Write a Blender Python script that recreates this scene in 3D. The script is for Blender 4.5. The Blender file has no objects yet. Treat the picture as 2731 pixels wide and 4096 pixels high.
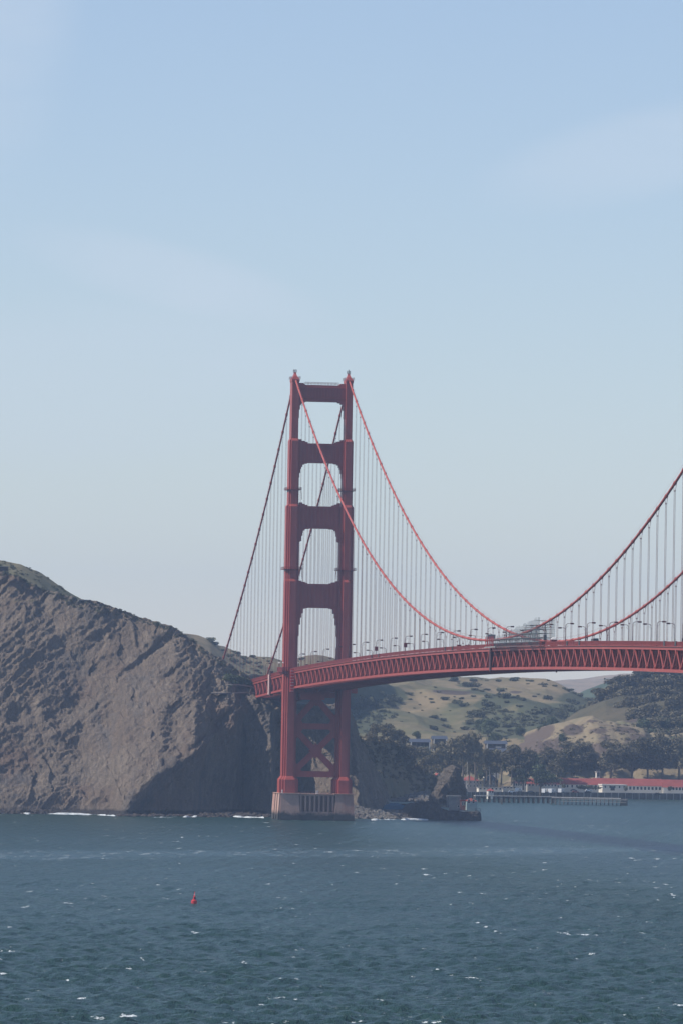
import bpy, math, random
import numpy as np
from mathutils import Matrix, Vector
random.seed(7); rng = np.random.default_rng(7)
S = bpy.context.scene
col = S.collection

# ------------------------------------------------------------------ camera, sky, sun, exposure
CAM = np.array([-396.875, -3009.34, 55.274]); YAW, PIT, ROL, FPX = .1348, .0333, .01743, 23936.3
def _axes():
    fw = np.array([math.sin(YAW)*math.cos(PIT), math.cos(YAW)*math.cos(PIT), math.sin(PIT)])
    rt = np.array([math.cos(YAW), -math.sin(YAW), 0.]); up = np.cross(rt, fw)
    c, s = math.cos(ROL), math.sin(ROL)
    return c*rt+s*up, -s*rt+c*up, fw
RT, UP, FW = _axes()
cd = bpy.data.cameras.new('camera'); cam = bpy.data.objects.new('camera', cd); col.objects.link(cam)
cam.matrix_world = Matrix([[RT[0], UP[0], -FW[0], CAM[0]], [RT[1], UP[1], -FW[1], CAM[1]], [RT[2], UP[2], -FW[2], CAM[2]], [0, 0, 0, 1]])
cd.sensor_fit = 'HORIZONTAL'; cd.sensor_width = 36; cd.lens = FPX/2731*36
cd.clip_start = 5; cd.clip_end = 60000
S.camera = cam

SUN_AZ = math.radians(267.5); SUN_EL = math.radians(44)      # azimuth clockwise from +Y (the bridge runs along Y)
w = bpy.data.worlds.new('World'); S.world = w; w.use_nodes = True
nt = w.node_tree; N = nt.nodes; L = nt.links; N.clear()
out = N.new('ShaderNodeOutputWorld'); bg = N.new('ShaderNodeBackground'); sky = N.new('ShaderNodeTexSky')
sky.sky_type = 'NISHITA'; sky.sun_disc = False; sky.sun_elevation = SUN_EL; sky.sun_rotation = SUN_AZ
sky.altitude = 100; sky.air_density = 1.0; sky.dust_density = .12; sky.ozone_density = 3.
tc = N.new('ShaderNodeTexCoord'); mp = N.new('ShaderNodeMapping'); mp.inputs['Scale'].default_value = (9, 9, 34); mp.inputs['Rotation'].default_value = (.0, .16, .3)
nz = N.new('ShaderNodeTexNoise'); nz.inputs['Scale'].default_value = 1.6; nz.inputs['Detail'].default_value = 6; nz.inputs['Roughness'].default_value = .55; nz.inputs['Distortion'].default_value = .8
L.new(tc.outputs['Generated'], mp.inputs['Vector']); L.new(mp.outputs[0], nz.inputs['Vector'])
def wm(op, a, b=None):
    n = N.new('ShaderNodeMath'); n.operation = op
    for i, v in enumerate((a, b)):
        if v is None: continue
        if isinstance(v, (int, float)): n.inputs[i].default_value = v
        else: L.new(v, n.inputs[i])
    return n.outputs[0]
def wdot(v):
    n = N.new('ShaderNodeVectorMath'); n.operation = 'DOT_PRODUCT'; n.inputs[1].default_value = tuple(v); L.new(tc.outputs['Generated'], n.inputs[0]); return n.outputs['Value']
veil = None
# thin cirrus: (heading from +Y, elevation, half width, half height, tilt, strength) in degrees
for hd, el, hw, hh, tl, st_ in ((6.1, 4.1, 1.5, .33, -14, .42), (10.6, 5.4, 1.6, .42, 14, .40), (4.2, 7.2, .9, 2.2, 0, .42), (5.2, 3.1, 2.6, .8, 5, .30), (-4, 9, 6, 2, 8, .4), (24, 7, 7, 1.4, -5, .4), (60, 15, 20, 4, 6, .5), (-70, 18, 25, 5, 10, .5)):
    h_, e_, t_ = (math.radians(v) for v in (hd, el, tl)); c0 = Vector((math.sin(h_)*math.cos(e_), math.cos(h_)*math.cos(e_), math.sin(e_))); r0 = Vector((math.cos(h_), -math.sin(h_), 0)); u0 = r0.cross(c0)
    a0 = r0*math.cos(t_)+u0*math.sin(t_); b0 = u0*math.cos(t_)-r0*math.sin(t_)
    uu = wm('MULTIPLY', wm('SUBTRACT', wdot(a0), a0.dot(c0)), 1/math.radians(hw)); vv = wm('MULTIPLY', wm('SUBTRACT', wdot(b0), b0.dot(c0)), 1/math.radians(hh))
    q = wm('ADD', wm('MULTIPLY', uu, uu), wm('MULTIPLY', vv, vv)); mr = N.new('ShaderNodeMapRange'); mr.interpolation_type = 'SMOOTHERSTEP'; mr.inputs[1].default_value = 1.6; mr.inputs[2].default_value = 0; L.new(q, mr.inputs[0])
    g = wm('MULTIPLY', wm('MULTIPLY', mr.outputs[0], st_), wm('GREATER_THAN', wdot(c0), 0.)); veil = g if veil is None else wm('MAXIMUM', veil, g)
cr = N.new('ShaderNodeMapRange'); cr.inputs['From Min'].default_value = .25; cr.inputs['From Max'].default_value = .7; cr.inputs['To Min'].default_value = .12; cr.inputs['To Max'].default_value = 1.; L.new(nz.outputs['Fac'], cr.inputs['Value'])
fac = wm('ADD', wm('MULTIPLY', veil, cr.outputs[0]), .14)
mx = N.new('ShaderNodeMix'); mx.data_type = 'RGBA'; mx.inputs[7].default_value = (5.5, 6.2, 7.1, 1)
tn = N.new('ShaderNodeMix'); tn.data_type = 'RGBA'; tn.blend_type = 'MULTIPLY'; tn.inputs[0].default_value = 1; tn.inputs[7].default_value = (1.02, .985, 1.06, 1)
L.new(sky.outputs[0], tn.inputs[6]); L.new(tn.outputs[2], mx.inputs[6]); L.new(fac, mx.inputs[0]); L.new(mx.outputs[2], bg.inputs['Color'])
bg.inputs['Strength'].default_value = .119; L.new(bg.outputs[0], out.inputs['Surface'])
sd = bpy.data.lights.new('sun', 'SUN'); sd.energy = 4.9; sd.angle = math.radians(.53); sd.color = (1, .93, .84)
so = bpy.data.objects.new('sun', sd); col.objects.link(so)
sdir = Vector((math.sin(SUN_AZ)*math.cos(SUN_EL), math.cos(SUN_AZ)*math.cos(SUN_EL), math.sin(SUN_EL)))
so.rotation_euler = (-sdir).to_track_quat('-Z', 'Y').to_euler(); so.location = sdir*2000
S.view_settings.view_transform = 'Standard'; S.view_settings.look = 'None'; S.view_settings.gamma = 1; S.view_settings.exposure = 0
S.render.engine = 'CYCLES'
HAZE = 5.2e-5; HAZE_COL = (.49, .68, 1.0)

# ------------------------------------------------------------------ where things stand: sight lines of the measured points
def ray(px, py): return FW + RT*(px-1365.5)/FPX - UP*(py-2048)/FPX
def onY(px, py, y): d = ray(px, py); return CAM + d*(y-CAM[1])/d[1]
def onX(px, py, x): d = ray(px, py); return CAM + d*(x-CAM[0])/d[0]
def onZ(px, py, z=0.): d = ray(px, py); return CAM + d*(z-CAM[2])/d[2]
def pj(P):
    d = np.asarray(P)-CAM; w_ = d@FW
    return 1365.5+FPX*(d@RT)/w_, 2048-FPX*(d@UP)/w_
def mpp(y): return (y-CAM[1])/FPX/math.cos(YAW)     # metres per source pixel at depth y

# ------------------------------------------------------------------ noise
def _h(i, j, k, s):
    n = (i.astype(np.int64)*374761393 + j.astype(np.int64)*668265263 + k.astype(np.int64)*2147483647 + s*974634777) & 0xffffffff
    n = ((n ^ (n >> 13))*1274126177) & 0xffffffff
    n = ((n ^ (n >> 16))*2246822519) & 0xffffffff
    return ((n ^ (n >> 15)) & 0xffff)/65535.
def vn(x, y, z=0., s=0):
    x, y, z = np.broadcast_arrays(np.asarray(x, float), np.asarray(y, float), np.asarray(z, float))
    i, j, k = np.floor(x), np.floor(y), np.floor(z); fx, fy, fz = x-i, y-j, z-k
    q = lambda t: t*t*t*(t*(t*6-15)+10); fx, fy, fz = q(fx), q(fy), q(fz); r = 0
    for a in (0, 1):
        for b in (0, 1):
            for c in (0, 1):
                r = r + _h(i+a, j+b, k+c, s)*(fx if a else 1-fx)*(fy if b else 1-fy)*(fz if c else 1-fz)
    return r*2-1
def fbm(x, y, z=0., o=4, s=0, g=.5, ridge=False):
    r, a, t = 0, 1., 0.
    for k in range(o):
        n = vn(x*2.03**k+k*17.3, y*2.03**k+k*5.1, z*2.03**k+k*3.7, s+k)
        r = r + a*((1-2*np.abs(n)) if ridge else n); t += a; a *= g
    return r/t

# ------------------------------------------------------------------ materials
class M_:
    def __init__(s, name):
        s.m = bpy.data.materials.new(name); s.m.use_nodes = True; s.nt = s.m.node_tree; s.N = s.nt.nodes; s.L = s.nt.links
        s.b = s.N['Principled BSDF']; s.tc = s.N.new('ShaderNodeTexCoord')
    def node(s, t, **k):
        n = s.N.new(t)
        for a, v in k.items():
            if hasattr(n, a): setattr(n, a, v)
            else: n.inputs[a.replace('_', ' ')].default_value = v
        return n
    def noise(s, scale, detail=4, rough=.55, vec=None, dist=0, sc=(1, 1, 1), rot=(0, 0, 0)):
        mp = s.node('ShaderNodeMapping'); mp.inputs['Scale'].default_value = sc; mp.inputs['Rotation'].default_value = rot
        s.L.new(s.geo(), mp.inputs['Vector'])
        n = s.node('ShaderNodeTexNoise', Scale=scale, Detail=detail, Roughness=rough, Distortion=dist); s.L.new(mp.outputs[0], n.inputs['Vector']); return n.outputs['Fac']
    def geo(s):
        if not hasattr(s, '_g'): s._g = s.node('ShaderNodeNewGeometry')
        return s._g.outputs['Position']
    def rng(s, v, a, b, c=0., d=1., smooth=False):
        n = s.node('ShaderNodeMapRange'); n.inputs[1].default_value = a; n.inputs[2].default_value = b; n.inputs[3].default_value = c; n.inputs[4].default_value = d
        if smooth: n.interpolation_type = 'SMOOTHSTEP'
        s.L.new(v, n.inputs[0]); return n.outputs[0]
    def math(s, op, a, b=None):
        n = s.node('ShaderNodeMath'); n.operation = op
        for i, v in enumerate((a, b)):
            if v is None: continue
            if isinstance(v, (int, float)): n.inputs[i].default_value = v
            else: s.L.new(v, n.inputs[i])
        return n.outputs[0]
    def mix(s, f, a, b):
        n = s.node('ShaderNodeMix'); n.data_type = 'RGBA'
        for i, v in ((0, f), (6, a), (7, b)):
            if isinstance(v, (int, float)): n.inputs[i].default_value = v
            elif isinstance(v, tuple): n.inputs[i].default_value = (*v, 1)
            else: s.L.new(v, n.inputs[i])
        return n.outputs[2]
    def z(s):
        n = s.node('ShaderNodeSeparateXYZ'); s.L.new(s.geo(), n.inputs[0]); return n.outputs
    def bump(s, v, dist, strength=1.):
        n = s.node('ShaderNodeBump'); n.inputs['Distance'].default_value = dist; n.inputs['Strength'].default_value = strength
        s.L.new(v, n.inputs['Height']); s.L.new(n.outputs[0], s.b.inputs['Normal'])
    def col(s, c, rough=.8, spec=.3):
        if isinstance(c, tuple): s.b.inputs['Base Color'].default_value = (*c, 1)
        else: s.L.new(c, s.b.inputs['Base Color'])
        s.b.inputs['Roughness'].default_value = rough; s.b.inputs['Specular IOR Level'].default_value = spec; return s.m

def worn(name, a, b, scale=.4, rough=.6, spec=.3, sc=(1, 1, 1), lo=.35, hi=.7):
    m = M_(name); return m.col(m.mix(m.rng(m.noise(scale, 5, .6, sc=sc), lo, hi), a, b), rough, spec)
MAT = {}
def steel():
    m = M_('orange_bridge_steel'); c = m.mix(m.rng(m.noise(.35, 5, .6, sc=(1, 1, .25)), .35, .7), (.37, .074, .056), (.295, .060, .048))
    c = m.mix(m.rng(m.noise(1.1, 4, .7, sc=(1, 1, .06)), .52, .75, 0, .55), c, (.20, .045, .035)); c = m.mix(m.rng(m.noise(.06, 4, .6), .56, .7, 0, .35), c, (.46, .12, .09))
    return m.col(c, .5, .3)
MAT['steel'] = steel()
MAT['steel_cable'] = worn('faded_cable_paint', (.46, .105, .075), (.36, .07, .05), .25, .5, .35)
MAT['steel_rail'] = worn('railing_steel', (.25, .045, .035), (.19, .035, .03), .3, .6, .3)
MAT['steel_panel'] = worn('bright_red_panel', (.55, .05, .04), (.48, .04, .035), .5, .6)
MAT['white'] = worn('white_paint', (.78, .76, .72), (.62, .6, .56), .5, .6)
MAT['pink'] = worn('pale_primer', (.72, .52, .47), (.62, .42, .38), .3, .7)
MAT['asphalt'] = worn('asphalt', (.06, .06, .062), (.04, .04, .042), .3, .9)
MAT['rope'] = worn('suspender_rope', (.30, .10, .085), (.24, .08, .07), .3, .6)
MAT['lamp'] = worn('lamp_bronze', (.10, .035, .035), (.07, .028, .03), 1., .5)
MAT['galv'] = worn('galvanised_tube', (.22, .24, .23), (.15, .17, .17), 1., .5)
MAT['glass'] = worn('dark_window', (.025, .03, .035), (.04, .045, .05), 1., .15, .5)
MAT['black'] = worn('dark_rubber', (.02, .02, .02), (.03, .03, .03), 1., .8)
MAT['cream'] = worn('cream_plaster', (.70, .66, .58), (.60, .56, .49), .15, .8)
MAT['mauve'] = worn('grey_plaster', (.34, .31, .30), (.28, .26, .26), .15, .8)
MAT['redroof'] = worn('red_tiled_roof', (.30, .075, .06), (.22, .055, .048), .3, .8)
MAT['darkroof'] = worn('brown_roof', (.12, .06, .055), (.09, .05, .045), .3, .8)
MAT['blueroof'] = worn('blue_solar_roof', (.075, .085, .11), (.055, .065, .085), .3, .45)
MAT['darkwood'] = worn('dark_wood', (.09, .075, .065), (.06, .05, .045), .3, .8)
MAT['timber'] = worn('weathered_timber', (.17, .15, .12), (.07, .06, .05), .5, .85, .2, (1, 1, .2))
MAT['pierdeck'] = worn('pier_planks', (.40, .38, .34), (.28, .26, .24), .3, .85)
MAT['brick'] = worn('old_brick', (.26, .11, .085), (.19, .085, .07), .6, .85)
MAT['teal'] = worn('pale_green_render', (.34, .42, .40), (.26, .34, .33), .5, .85)
MAT['conc2'] = worn('grey_concrete', (.30, .29, .27), (.20, .195, .19), .3, .85)
MAT['tarp'] = worn('blue_sheet', (.03, .10, .17), (.025, .08, .14), .3, .6)
MAT['carwhite'] = worn('white_car_paint', (.8, .8, .8), (.72, .72, .72), .5, .3, .5)
MAT['cargrey'] = worn('grey_car_paint', (.16, .17, .18), (.13, .14, .15), .5, .3, .5)
MAT['carred'] = worn('red_car_paint', (.35, .06, .05), (.3, .05, .045), .5, .3, .5)
MAT['cardark'] = worn('black_car_paint', (.03, .03, .035), (.02, .02, .025), .5, .3, .5)
MAT['buoy'] = worn('red_buoy_paint', (.55, .03, .035), (.42, .025, .03), .8, .45, .5)
MAT['buoylow'] = worn('dark_buoy_hull', (.14, .03, .04), (.06, .025, .03), 1.5, .6, .4)  # darker red for the lower hull and the small panel
MAT['bark'] = worn('grey_bark', (.16, .13, .10), (.09, .075, .06), .6, .9)
MAT['foam'] = worn('surf_foam', (.66, .68, .68), (.30, .36, .38), .9, .7)
MAT['gravel'] = worn('pale_road_gravel', (.42, .36, .30), (.30, .26, .22), .2, .9)

def rock_mat(name, c1, c2, c3, veg=None, vegz=None, sand=True, sc=1.):
    m = M_(name)
    a = m.noise(.035*sc, 6, .65, sc=(1, .6, 1), rot=(0, .7, 0), dist=.8)
    b = m.noise(.16*sc, 8, .72, sc=(2.2, 1, .55), rot=(0, -.75, 0), dist=.5)
    c = m.mix(m.rng(a, .36, .66), c1, c2); c = m.mix(m.rng(b, .4, .75), c, c3)
    e = m.noise(.6*sc, 6, .8); c = m.mix(m.rng(e, .56, .8, 0, .55), c, tuple(min(1, v*1.9) for v in c2))
    r = m.noise(.018*sc, 4, .6); c = m.mix(m.rng(r, .54, .64, 0, .35), c, (c1[0]*.92, c1[1]*.68, c1[2]*.64)); r2 = m.noise(.022*sc, 6, .7, sc=(1.6, 1, .7), rot=(0, -.7, 0), dist=.6); c = m.mix(m.rng(r2, .52, .64, 0, .7), c, (c1[0]*.62, c1[1]*.8, c1[2]*1.05))
    gr_ = m.noise(1.3*sc, 4, .8); c = m.mix(m.rng(gr_, .42, .66, 0, .5), c, tuple(v*.5 for v in c1)); vn_ = m.noise(.055*sc, 7, .7, sc=(3., 1, .35), rot=(0, -.8, 0)); c = m.mix(m.rng(vn_, .56, .66, 0, .5), c, tuple(min(1, v*1.25) for v in c2))
    pale = m.noise(.35*sc, 5, .8, sc=(1, 1, .4)); c = m.mix(m.rng(pale, .70, .78, 0, .6), c, (.42, .42, .40))
    if veg:
        g = m.noise(.05*sc, 6, .7); zz = m.z()[2]; k = m.math('ADD', m.rng(g, .45, .75, 0, 1), m.rng(zz, vegz[0], vegz[1], -.75, .35))
        c = m.mix(m.rng(k, .15, .5), c, veg)
    if sand:
        zz = m.z()[2]; n2 = m.noise(.2, 3)
        c = m.mix(m.rng(m.math('ADD', zz, m.rng(n2, 0, 1, -1.2, 1.2)), 1.8, 3.2, 1, 0), c, (.062, .055, .052))
    h = m.math('ADD', m.math('MULTIPLY', b, 1.6), m.math('MULTIPLY', e, .8)); m.bump(h, 2.6/sc, 1.)
    return m.col(c, .92, .15)
MAT['rock'] = rock_mat('headland_rock', (.265, .20, .148), (.335, .27, .205), (.18, .152, .126), (.12, .125, .07), (95, 150))
MAT['rock_stack'] = rock_mat('stack_rock', (.16, .135, .11), (.22, .19, .16), (.09, .08, .072), None, None, False, 2.5)
MAT['rock_dark'] = rock_mat('sea_rock', (.10, .088, .078), (.15, .12, .10), (.06, .055, .055), None, None, False, 2.)
MAT['rock_boulder'] = rock_mat('boulder_rock', (.20, .18, .16), (.28, .26, .23), (.09, .085, .08), None, None, False, 3.)

def hill_mat(name, tan, olive, dark, s=1., lo=.42, hi=.62):
    m = M_(name)
    a = m.noise(.009*s, 6, .62, dist=.4); b = m.noise(.03*s, 7, .72); c = m.mix(m.rng(a, lo, hi), tan, olive)
    c = m.mix(m.rng(b, .5, .68, 0, .75), c, dark)
    f = m.noise(.3*s, 6, .75); c = m.mix(m.rng(f, .35, .75, 0, .35), c, tuple(v*.55 for v in tan))
    at = m.node('ShaderNodeAttribute'); at.attribute_name = 'veg'; k = m.math('ADD', at.outputs['Fac'], m.rng(f, .3, .7, -.22, .22)); c = m.mix(m.rng(k, .3, .5, 0, .9), c, dark)
    at2 = m.node('ShaderNodeAttribute'); at2.attribute_name = 'bare'; k = m.math('ADD', at2.outputs['Fac'], m.rng(b, .3, .7, -.2, .2)); c = m.mix(m.rng(k, .32, .5, 0, .85), c, (.078, .058, .05))
    m.bump(m.math('ADD', b, m.math('MULTIPLY', f, .35)), 2.5/s, .9)
    return m.col(c, .95, .1)
MAT['grass'] = hill_mat('dry_grass_hill', (.25, .195, .115), (.135, .135, .07), (.075, .085, .05))
MAT['grass_left'] = hill_mat('ridge_grass', (.22, .185, .11), (.12, .125, .07), (.075, .085, .05), 1.6, .35, .6)
MAT['scrubslope'] = hill_mat('scrub_slope', (.17, .135, .085), (.11, .105, .058), (.06, .068, .042), 1.8)
MAT['knoll'] = hill_mat('dry_knoll', (.25, .20, .125), (.15, .145, .08), (.10, .075, .062), 1.5, .5, .7)
MAT['forestfloor'] = hill_mat('wood_floor', (.12, .10, .06), (.07, .07, .04), (.04, .045, .03), 1.5)
MAT['farhill'] = hill_mat('far_hill', (.32, .25, .18), (.24, .20, .14), (.09, .11, .08), .6, .5, .8)
MAT['fargreen'] = hill_mat('far_green_hill', (.09, .11, .06), (.06, .085, .05), (.04, .06, .04), 1.)
MAT['flat'] = hill_mat('parade_ground', (.34, .30, .22), (.28, .25, .18), (.2, .18, .13), 3.)
def leaf_mat(name, a, b):
    m = M_(name); c = m.mix(m.rng(m.noise(.35, 3), .35, .65), a, b)
    oi = m.node('ShaderNodeObjectInfo'); h = m.node('ShaderNodeHueSaturation'); m.L.new(c, h.inputs['Color']); m.L.new(m.rng(oi.outputs['Random'], 0, 1, .75, 1.3), h.inputs['Value'])
    m.col(h.outputs[0], .75, .2); return m.m
MAT['leaf'] = leaf_mat('gum_leaves', (.105, .095, .056), (.165, .14, .085))
MAT['leaf_green'] = leaf_mat('dark_green_leaves', (.06, .08, .042), (.095, .11, .058))
MAT['shrub'] = leaf_mat('shrub_leaves', (.085, .092, .055), (.13, .13, .08))
MAT['brush'] = leaf_mat('brown_brush', (.105, .09, .055), (.16, .135, .085))

def concrete():
    m = M_('pier_concrete'); z = m.z()[2]
    c = m.mix(m.rng(m.noise(.12, 6, .7, sc=(1, 1, .35)), .35, .7), (.50, .32, .25), (.35, .225, .18))
    c = m.mix(m.rng(m.noise(.08, 5, .7, sc=(1, 1, .3)), .5, .72, 0, .8), c, (.30, .115, .085))
    t = m.math('ADD', z, m.rng(m.noise(.25, 5, .7), 0, 1, -3.2, 3.2))
    c = m.mix(m.rng(t, 2.2, 5.2, 1, 0, True), c, (.05, .048, .042))
    m.bump(m.noise(.8, 5), .15); return m.col(c, .9, .2)
MAT['concrete'] = concrete()

def water():
    m = M_('sea_water')
    n1 = m.noise(.28, 5, .65, sc=(1, .55, 1), rot=(0, 0, .35)); n2 = m.noise(.05, 4, .6, sc=(1, .6, 1), rot=(0, 0, .2)); n3 = m.noise(1.3, 4, .7, sc=(1, .6, 1), rot=(0, 0, .35))
    patch = m.noise(.0032, 5, .6, sc=(.4, 1.3, 1), rot=(0, 0, .2), dist=.8)
    c = m.mix(m.rng(patch, .38, .64), (.009, .038, .029), (.016, .048, .043))
    c = m.mix(m.rng(m.noise(.045, 5, .7, sc=(.7, .35, 1), rot=(0, 0, .3)), .45, .7, 0, .5), c, (.026, .062, .068))
    X_, Y_, Z_ = m.z(); wob = m.rng(m.noise(.008, 4, .6), 0, 1, -70, 70)
    def band(p0, p1, half):                             # soft-edged band along a line on the water
        (x0, y0), (x1, y1) = p0, p1; n = math.hypot(x1-x0, y1-y0); a_, b_ = -(y1-y0)/n, (x1-x0)/n
        d_ = m.math('ADD', m.math('ADD', m.math('MULTIPLY', X_, a_), m.math('MULTIPLY', Y_, b_)), -(a_*x0+b_*y0))
        return m.rng(m.math('ABSOLUTE', m.math('ADD', d_, wob)), half*.25, half, 1, 0, True)
    dk = band(tuple(onZ(1900, 3430)[:2]), tuple(onZ(2731, 3520)[:2]), 120.); dk = m.math('MULTIPLY', dk, m.rng(X_, -60, 60, 0, .75, True)); c = m.mix(dk, c, (.010, .034, .038))  # darker band in the water colour, right part only
    lt = band(tuple(onZ(0, 3425)[:2]), tuple(onZ(1900, 3405)[:2]), 60.); c = m.mix(m.math('MULTIPLY', lt, .5), c, (.05, .10, .12))  # paler current line
    stk = m.math('MULTIPLY', m.rng(m.noise(.2, 5, .8, sc=(.5, .25, 1)), .54, .66), lt)
    # breaking crests
    cells = m.noise(.36, 4, .72, sc=(.42, .2, 1), rot=(0, 0, .12)); big = m.noise(.011, 3, .5, sc=(1, .5, 1))
    th = m.math('ADD', cells, m.rng(big, .3, .7, -.03, .03)); fo = m.rng(th, .655, .69)
    wis = m.noise(.9, 5, .8, sc=(.8, .2, 1), rot=(0, 0, .12)); fo2 = m.rng(m.math('ADD', wis, m.rng(big, .3, .7, -.03, .03)), .64, .74, 0, .5)
    # tide line streaks
    f = m.math('MAXIMUM', m.math('MAXIMUM', fo, fo2), m.math('MULTIPLY', stk, .45))
    at = m.node('ShaderNodeAttribute'); at.attribute_name = 'crest'
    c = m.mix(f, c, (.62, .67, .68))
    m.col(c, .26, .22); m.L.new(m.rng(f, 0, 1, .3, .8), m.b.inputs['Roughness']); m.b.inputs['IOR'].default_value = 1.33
    h = m.math('ADD', m.math('MULTIPLY', n1, 1.), m.math('ADD', m.math('MULTIPLY', n2, .9), m.math('MULTIPLY', n3, .32)))
    m.bump(h, 2.2, 1.); return m.m
MAT['water'] = water()

# ------------------------------------------------------------------ mesh helpers
def tag(o, label=None, cat=None, group=None, kind=None):
    for k, v in (('label', label), ('category', cat), ('group', group), ('kind', kind)):
        if v: o[k] = v
    return o
def link(me, name, mat, parent=None):
    o = bpy.data.objects.new(name, me); col.objects.link(o)
    if mat: me.materials.append(MAT[mat] if isinstance(mat, str) else mat)
    if parent: o.parent = parent
    return o
def empty(name, loc, rz=0., **k):
    o = bpy.data.objects.new(name, None); col.objects.link(o); o.location = loc; o.rotation_euler = (0, 0, rz); o.empty_display_size = 1; return tag(o, **k)
def np_mesh(name, V, F4, mat, parent=None, smooth=True):
    me = bpy.data.meshes.new(name); V = np.asarray(V, np.float32); F4 = np.asarray(F4, np.int32)
    me.vertices.add(len(V)); me.vertices.foreach_set('co', V.ravel()); n, k = F4.shape
    me.loops.add(n*k); me.loops.foreach_set('vertex_index', F4.ravel()); me.polygons.add(n)
    me.polygons.foreach_set('loop_start', np.arange(0, n*k, k, dtype=np.int32)); me.polygons.foreach_set('loop_total', np.full(n, k, np.int32))
    me.polygons.foreach_set('use_smooth', np.full(n, smooth)); me.update(calc_edges=True); me.validate()
    return link(me, name, mat, parent)
def grid_faces(r, c, wrap=False):
    i = np.arange(r*c).reshape(r, c)
    if wrap: i = np.concatenate([i, i[:, :1]], 1)
    return np.stack([i[:-1, :-1], i[:-1, 1:], i[1:, 1:], i[1:, :-1]], -1).reshape(-1, 4)
class MB:
    def __init__(s): s.v = []; s.f = []
    def add(s, V, F):
        b = len(s.v); s.v += [tuple(map(float, p)) for p in V]; s.f += [tuple(b+i for i in f) for f in F]; return s
    def box(s, x0, x1, y0, y1, z0, z1, tx=0., ty=0.):     # tx, ty: extra half-size at the bottom
        V = [(x0-tx, y0-ty, z0), (x1+tx, y0-ty, z0), (x1+tx, y1+ty, z0), (x0-tx, y1+ty, z0), (x0, y0, z1), (x1, y0, z1), (x1, y1, z1), (x0, y1, z1)]
        return s.add(V, [(3, 2, 1, 0), (4, 5, 6, 7), (0, 1, 5, 4), (1, 2, 6, 5), (2, 3, 7, 6), (3, 0, 4, 7)])
    def beam(s, p, q, w_, h=None, n=4, w2=None, up=(0, 0, 1)):
        p, q = Vector(p), Vector(q); d = (q-p).normalized(); u = Vector(up)
        if abs(d.dot(u)) > .98: u = Vector((0, 1, 0))
        a = d.cross(u).normalized(); b = a.cross(d).normalized(); V = []; h = h or w_
        for c, k in ((p, 1.), (q, (w2/w_) if w2 else 1.)):
            for i in range(n):
                t = 2*math.pi*(i+.5)/n; r = .5/math.cos(math.pi/n) if n == 4 else .5
                V.append(c+a*math.cos(t)*w_*r*k+b*math.sin(t)*h*r*k)
        F = [(i, (i+1) % n, n+(i+1) % n, n+i) for i in range(n)]+[tuple(range(n))[::-1], tuple(range(n, 2*n))]
        return s.add(V, F)
    def poly(s, pts, y0, y1):                              # outline in X,Z extruded along Y
        n = len(pts); V = [(x, y0, z) for x, z in pts]+[(x, y1, z) for x, z in pts]
        return s.add(V, [tuple(range(n)), tuple(range(n, 2*n))[::-1]]+[(i, n+i, n+(i+1) % n, (i+1) % n) for i in range(n)])
    def plan(s, rings):                                    # list of (z, [(x,y)...]) stacked rings
        n = len(rings[0][1]); V = [(x, y, z) for z, r in rings for x, y in r]
        F = [(k*n+i, k*n+(i+1) % n, (k+1)*n+(i+1) % n, (k+1)*n+i) for k in range(len(rings)-1) for i in range(n)]
        return s.add(V, F+[tuple(range(n))[::-1], tuple(range((len(rings)-1)*n, len(rings)*n))])
    def build(s, name, mat, parent=None, smooth=False):
        me = bpy.data.meshes.new(name); me.from_pydata(s.v, [], s.f); me.update()
        if smooth: me.polygons.foreach_set('use_smooth', [True]*len(me.polygons))
        return link(me, name, mat, parent)
def tubepath(P, rad, n=8):
    P = np.asarray(P, float); r = np.broadcast_to(np.asarray(rad, float), (len(P),)); T = np.gradient(P, axis=0); T /= np.linalg.norm(T, axis=1)[:, None]
    A = np.cross(T, [1, 0, 0.]) if abs(T[0, 0]) < .9 else np.cross(T, [0, 1, 0.]); A /= np.linalg.norm(A, axis=1)[:, None]; B = np.cross(T, A)
    t = np.linspace(0, 2*math.pi, n, endpoint=False)
    V = P[:, None]+r[:, None, None]*(np.cos(t)[None, :, None]*A[:, None]+np.sin(t)[None, :, None]*B[:, None])
    return V.reshape(-1, 3), grid_faces(len(P), n, True)

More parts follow.
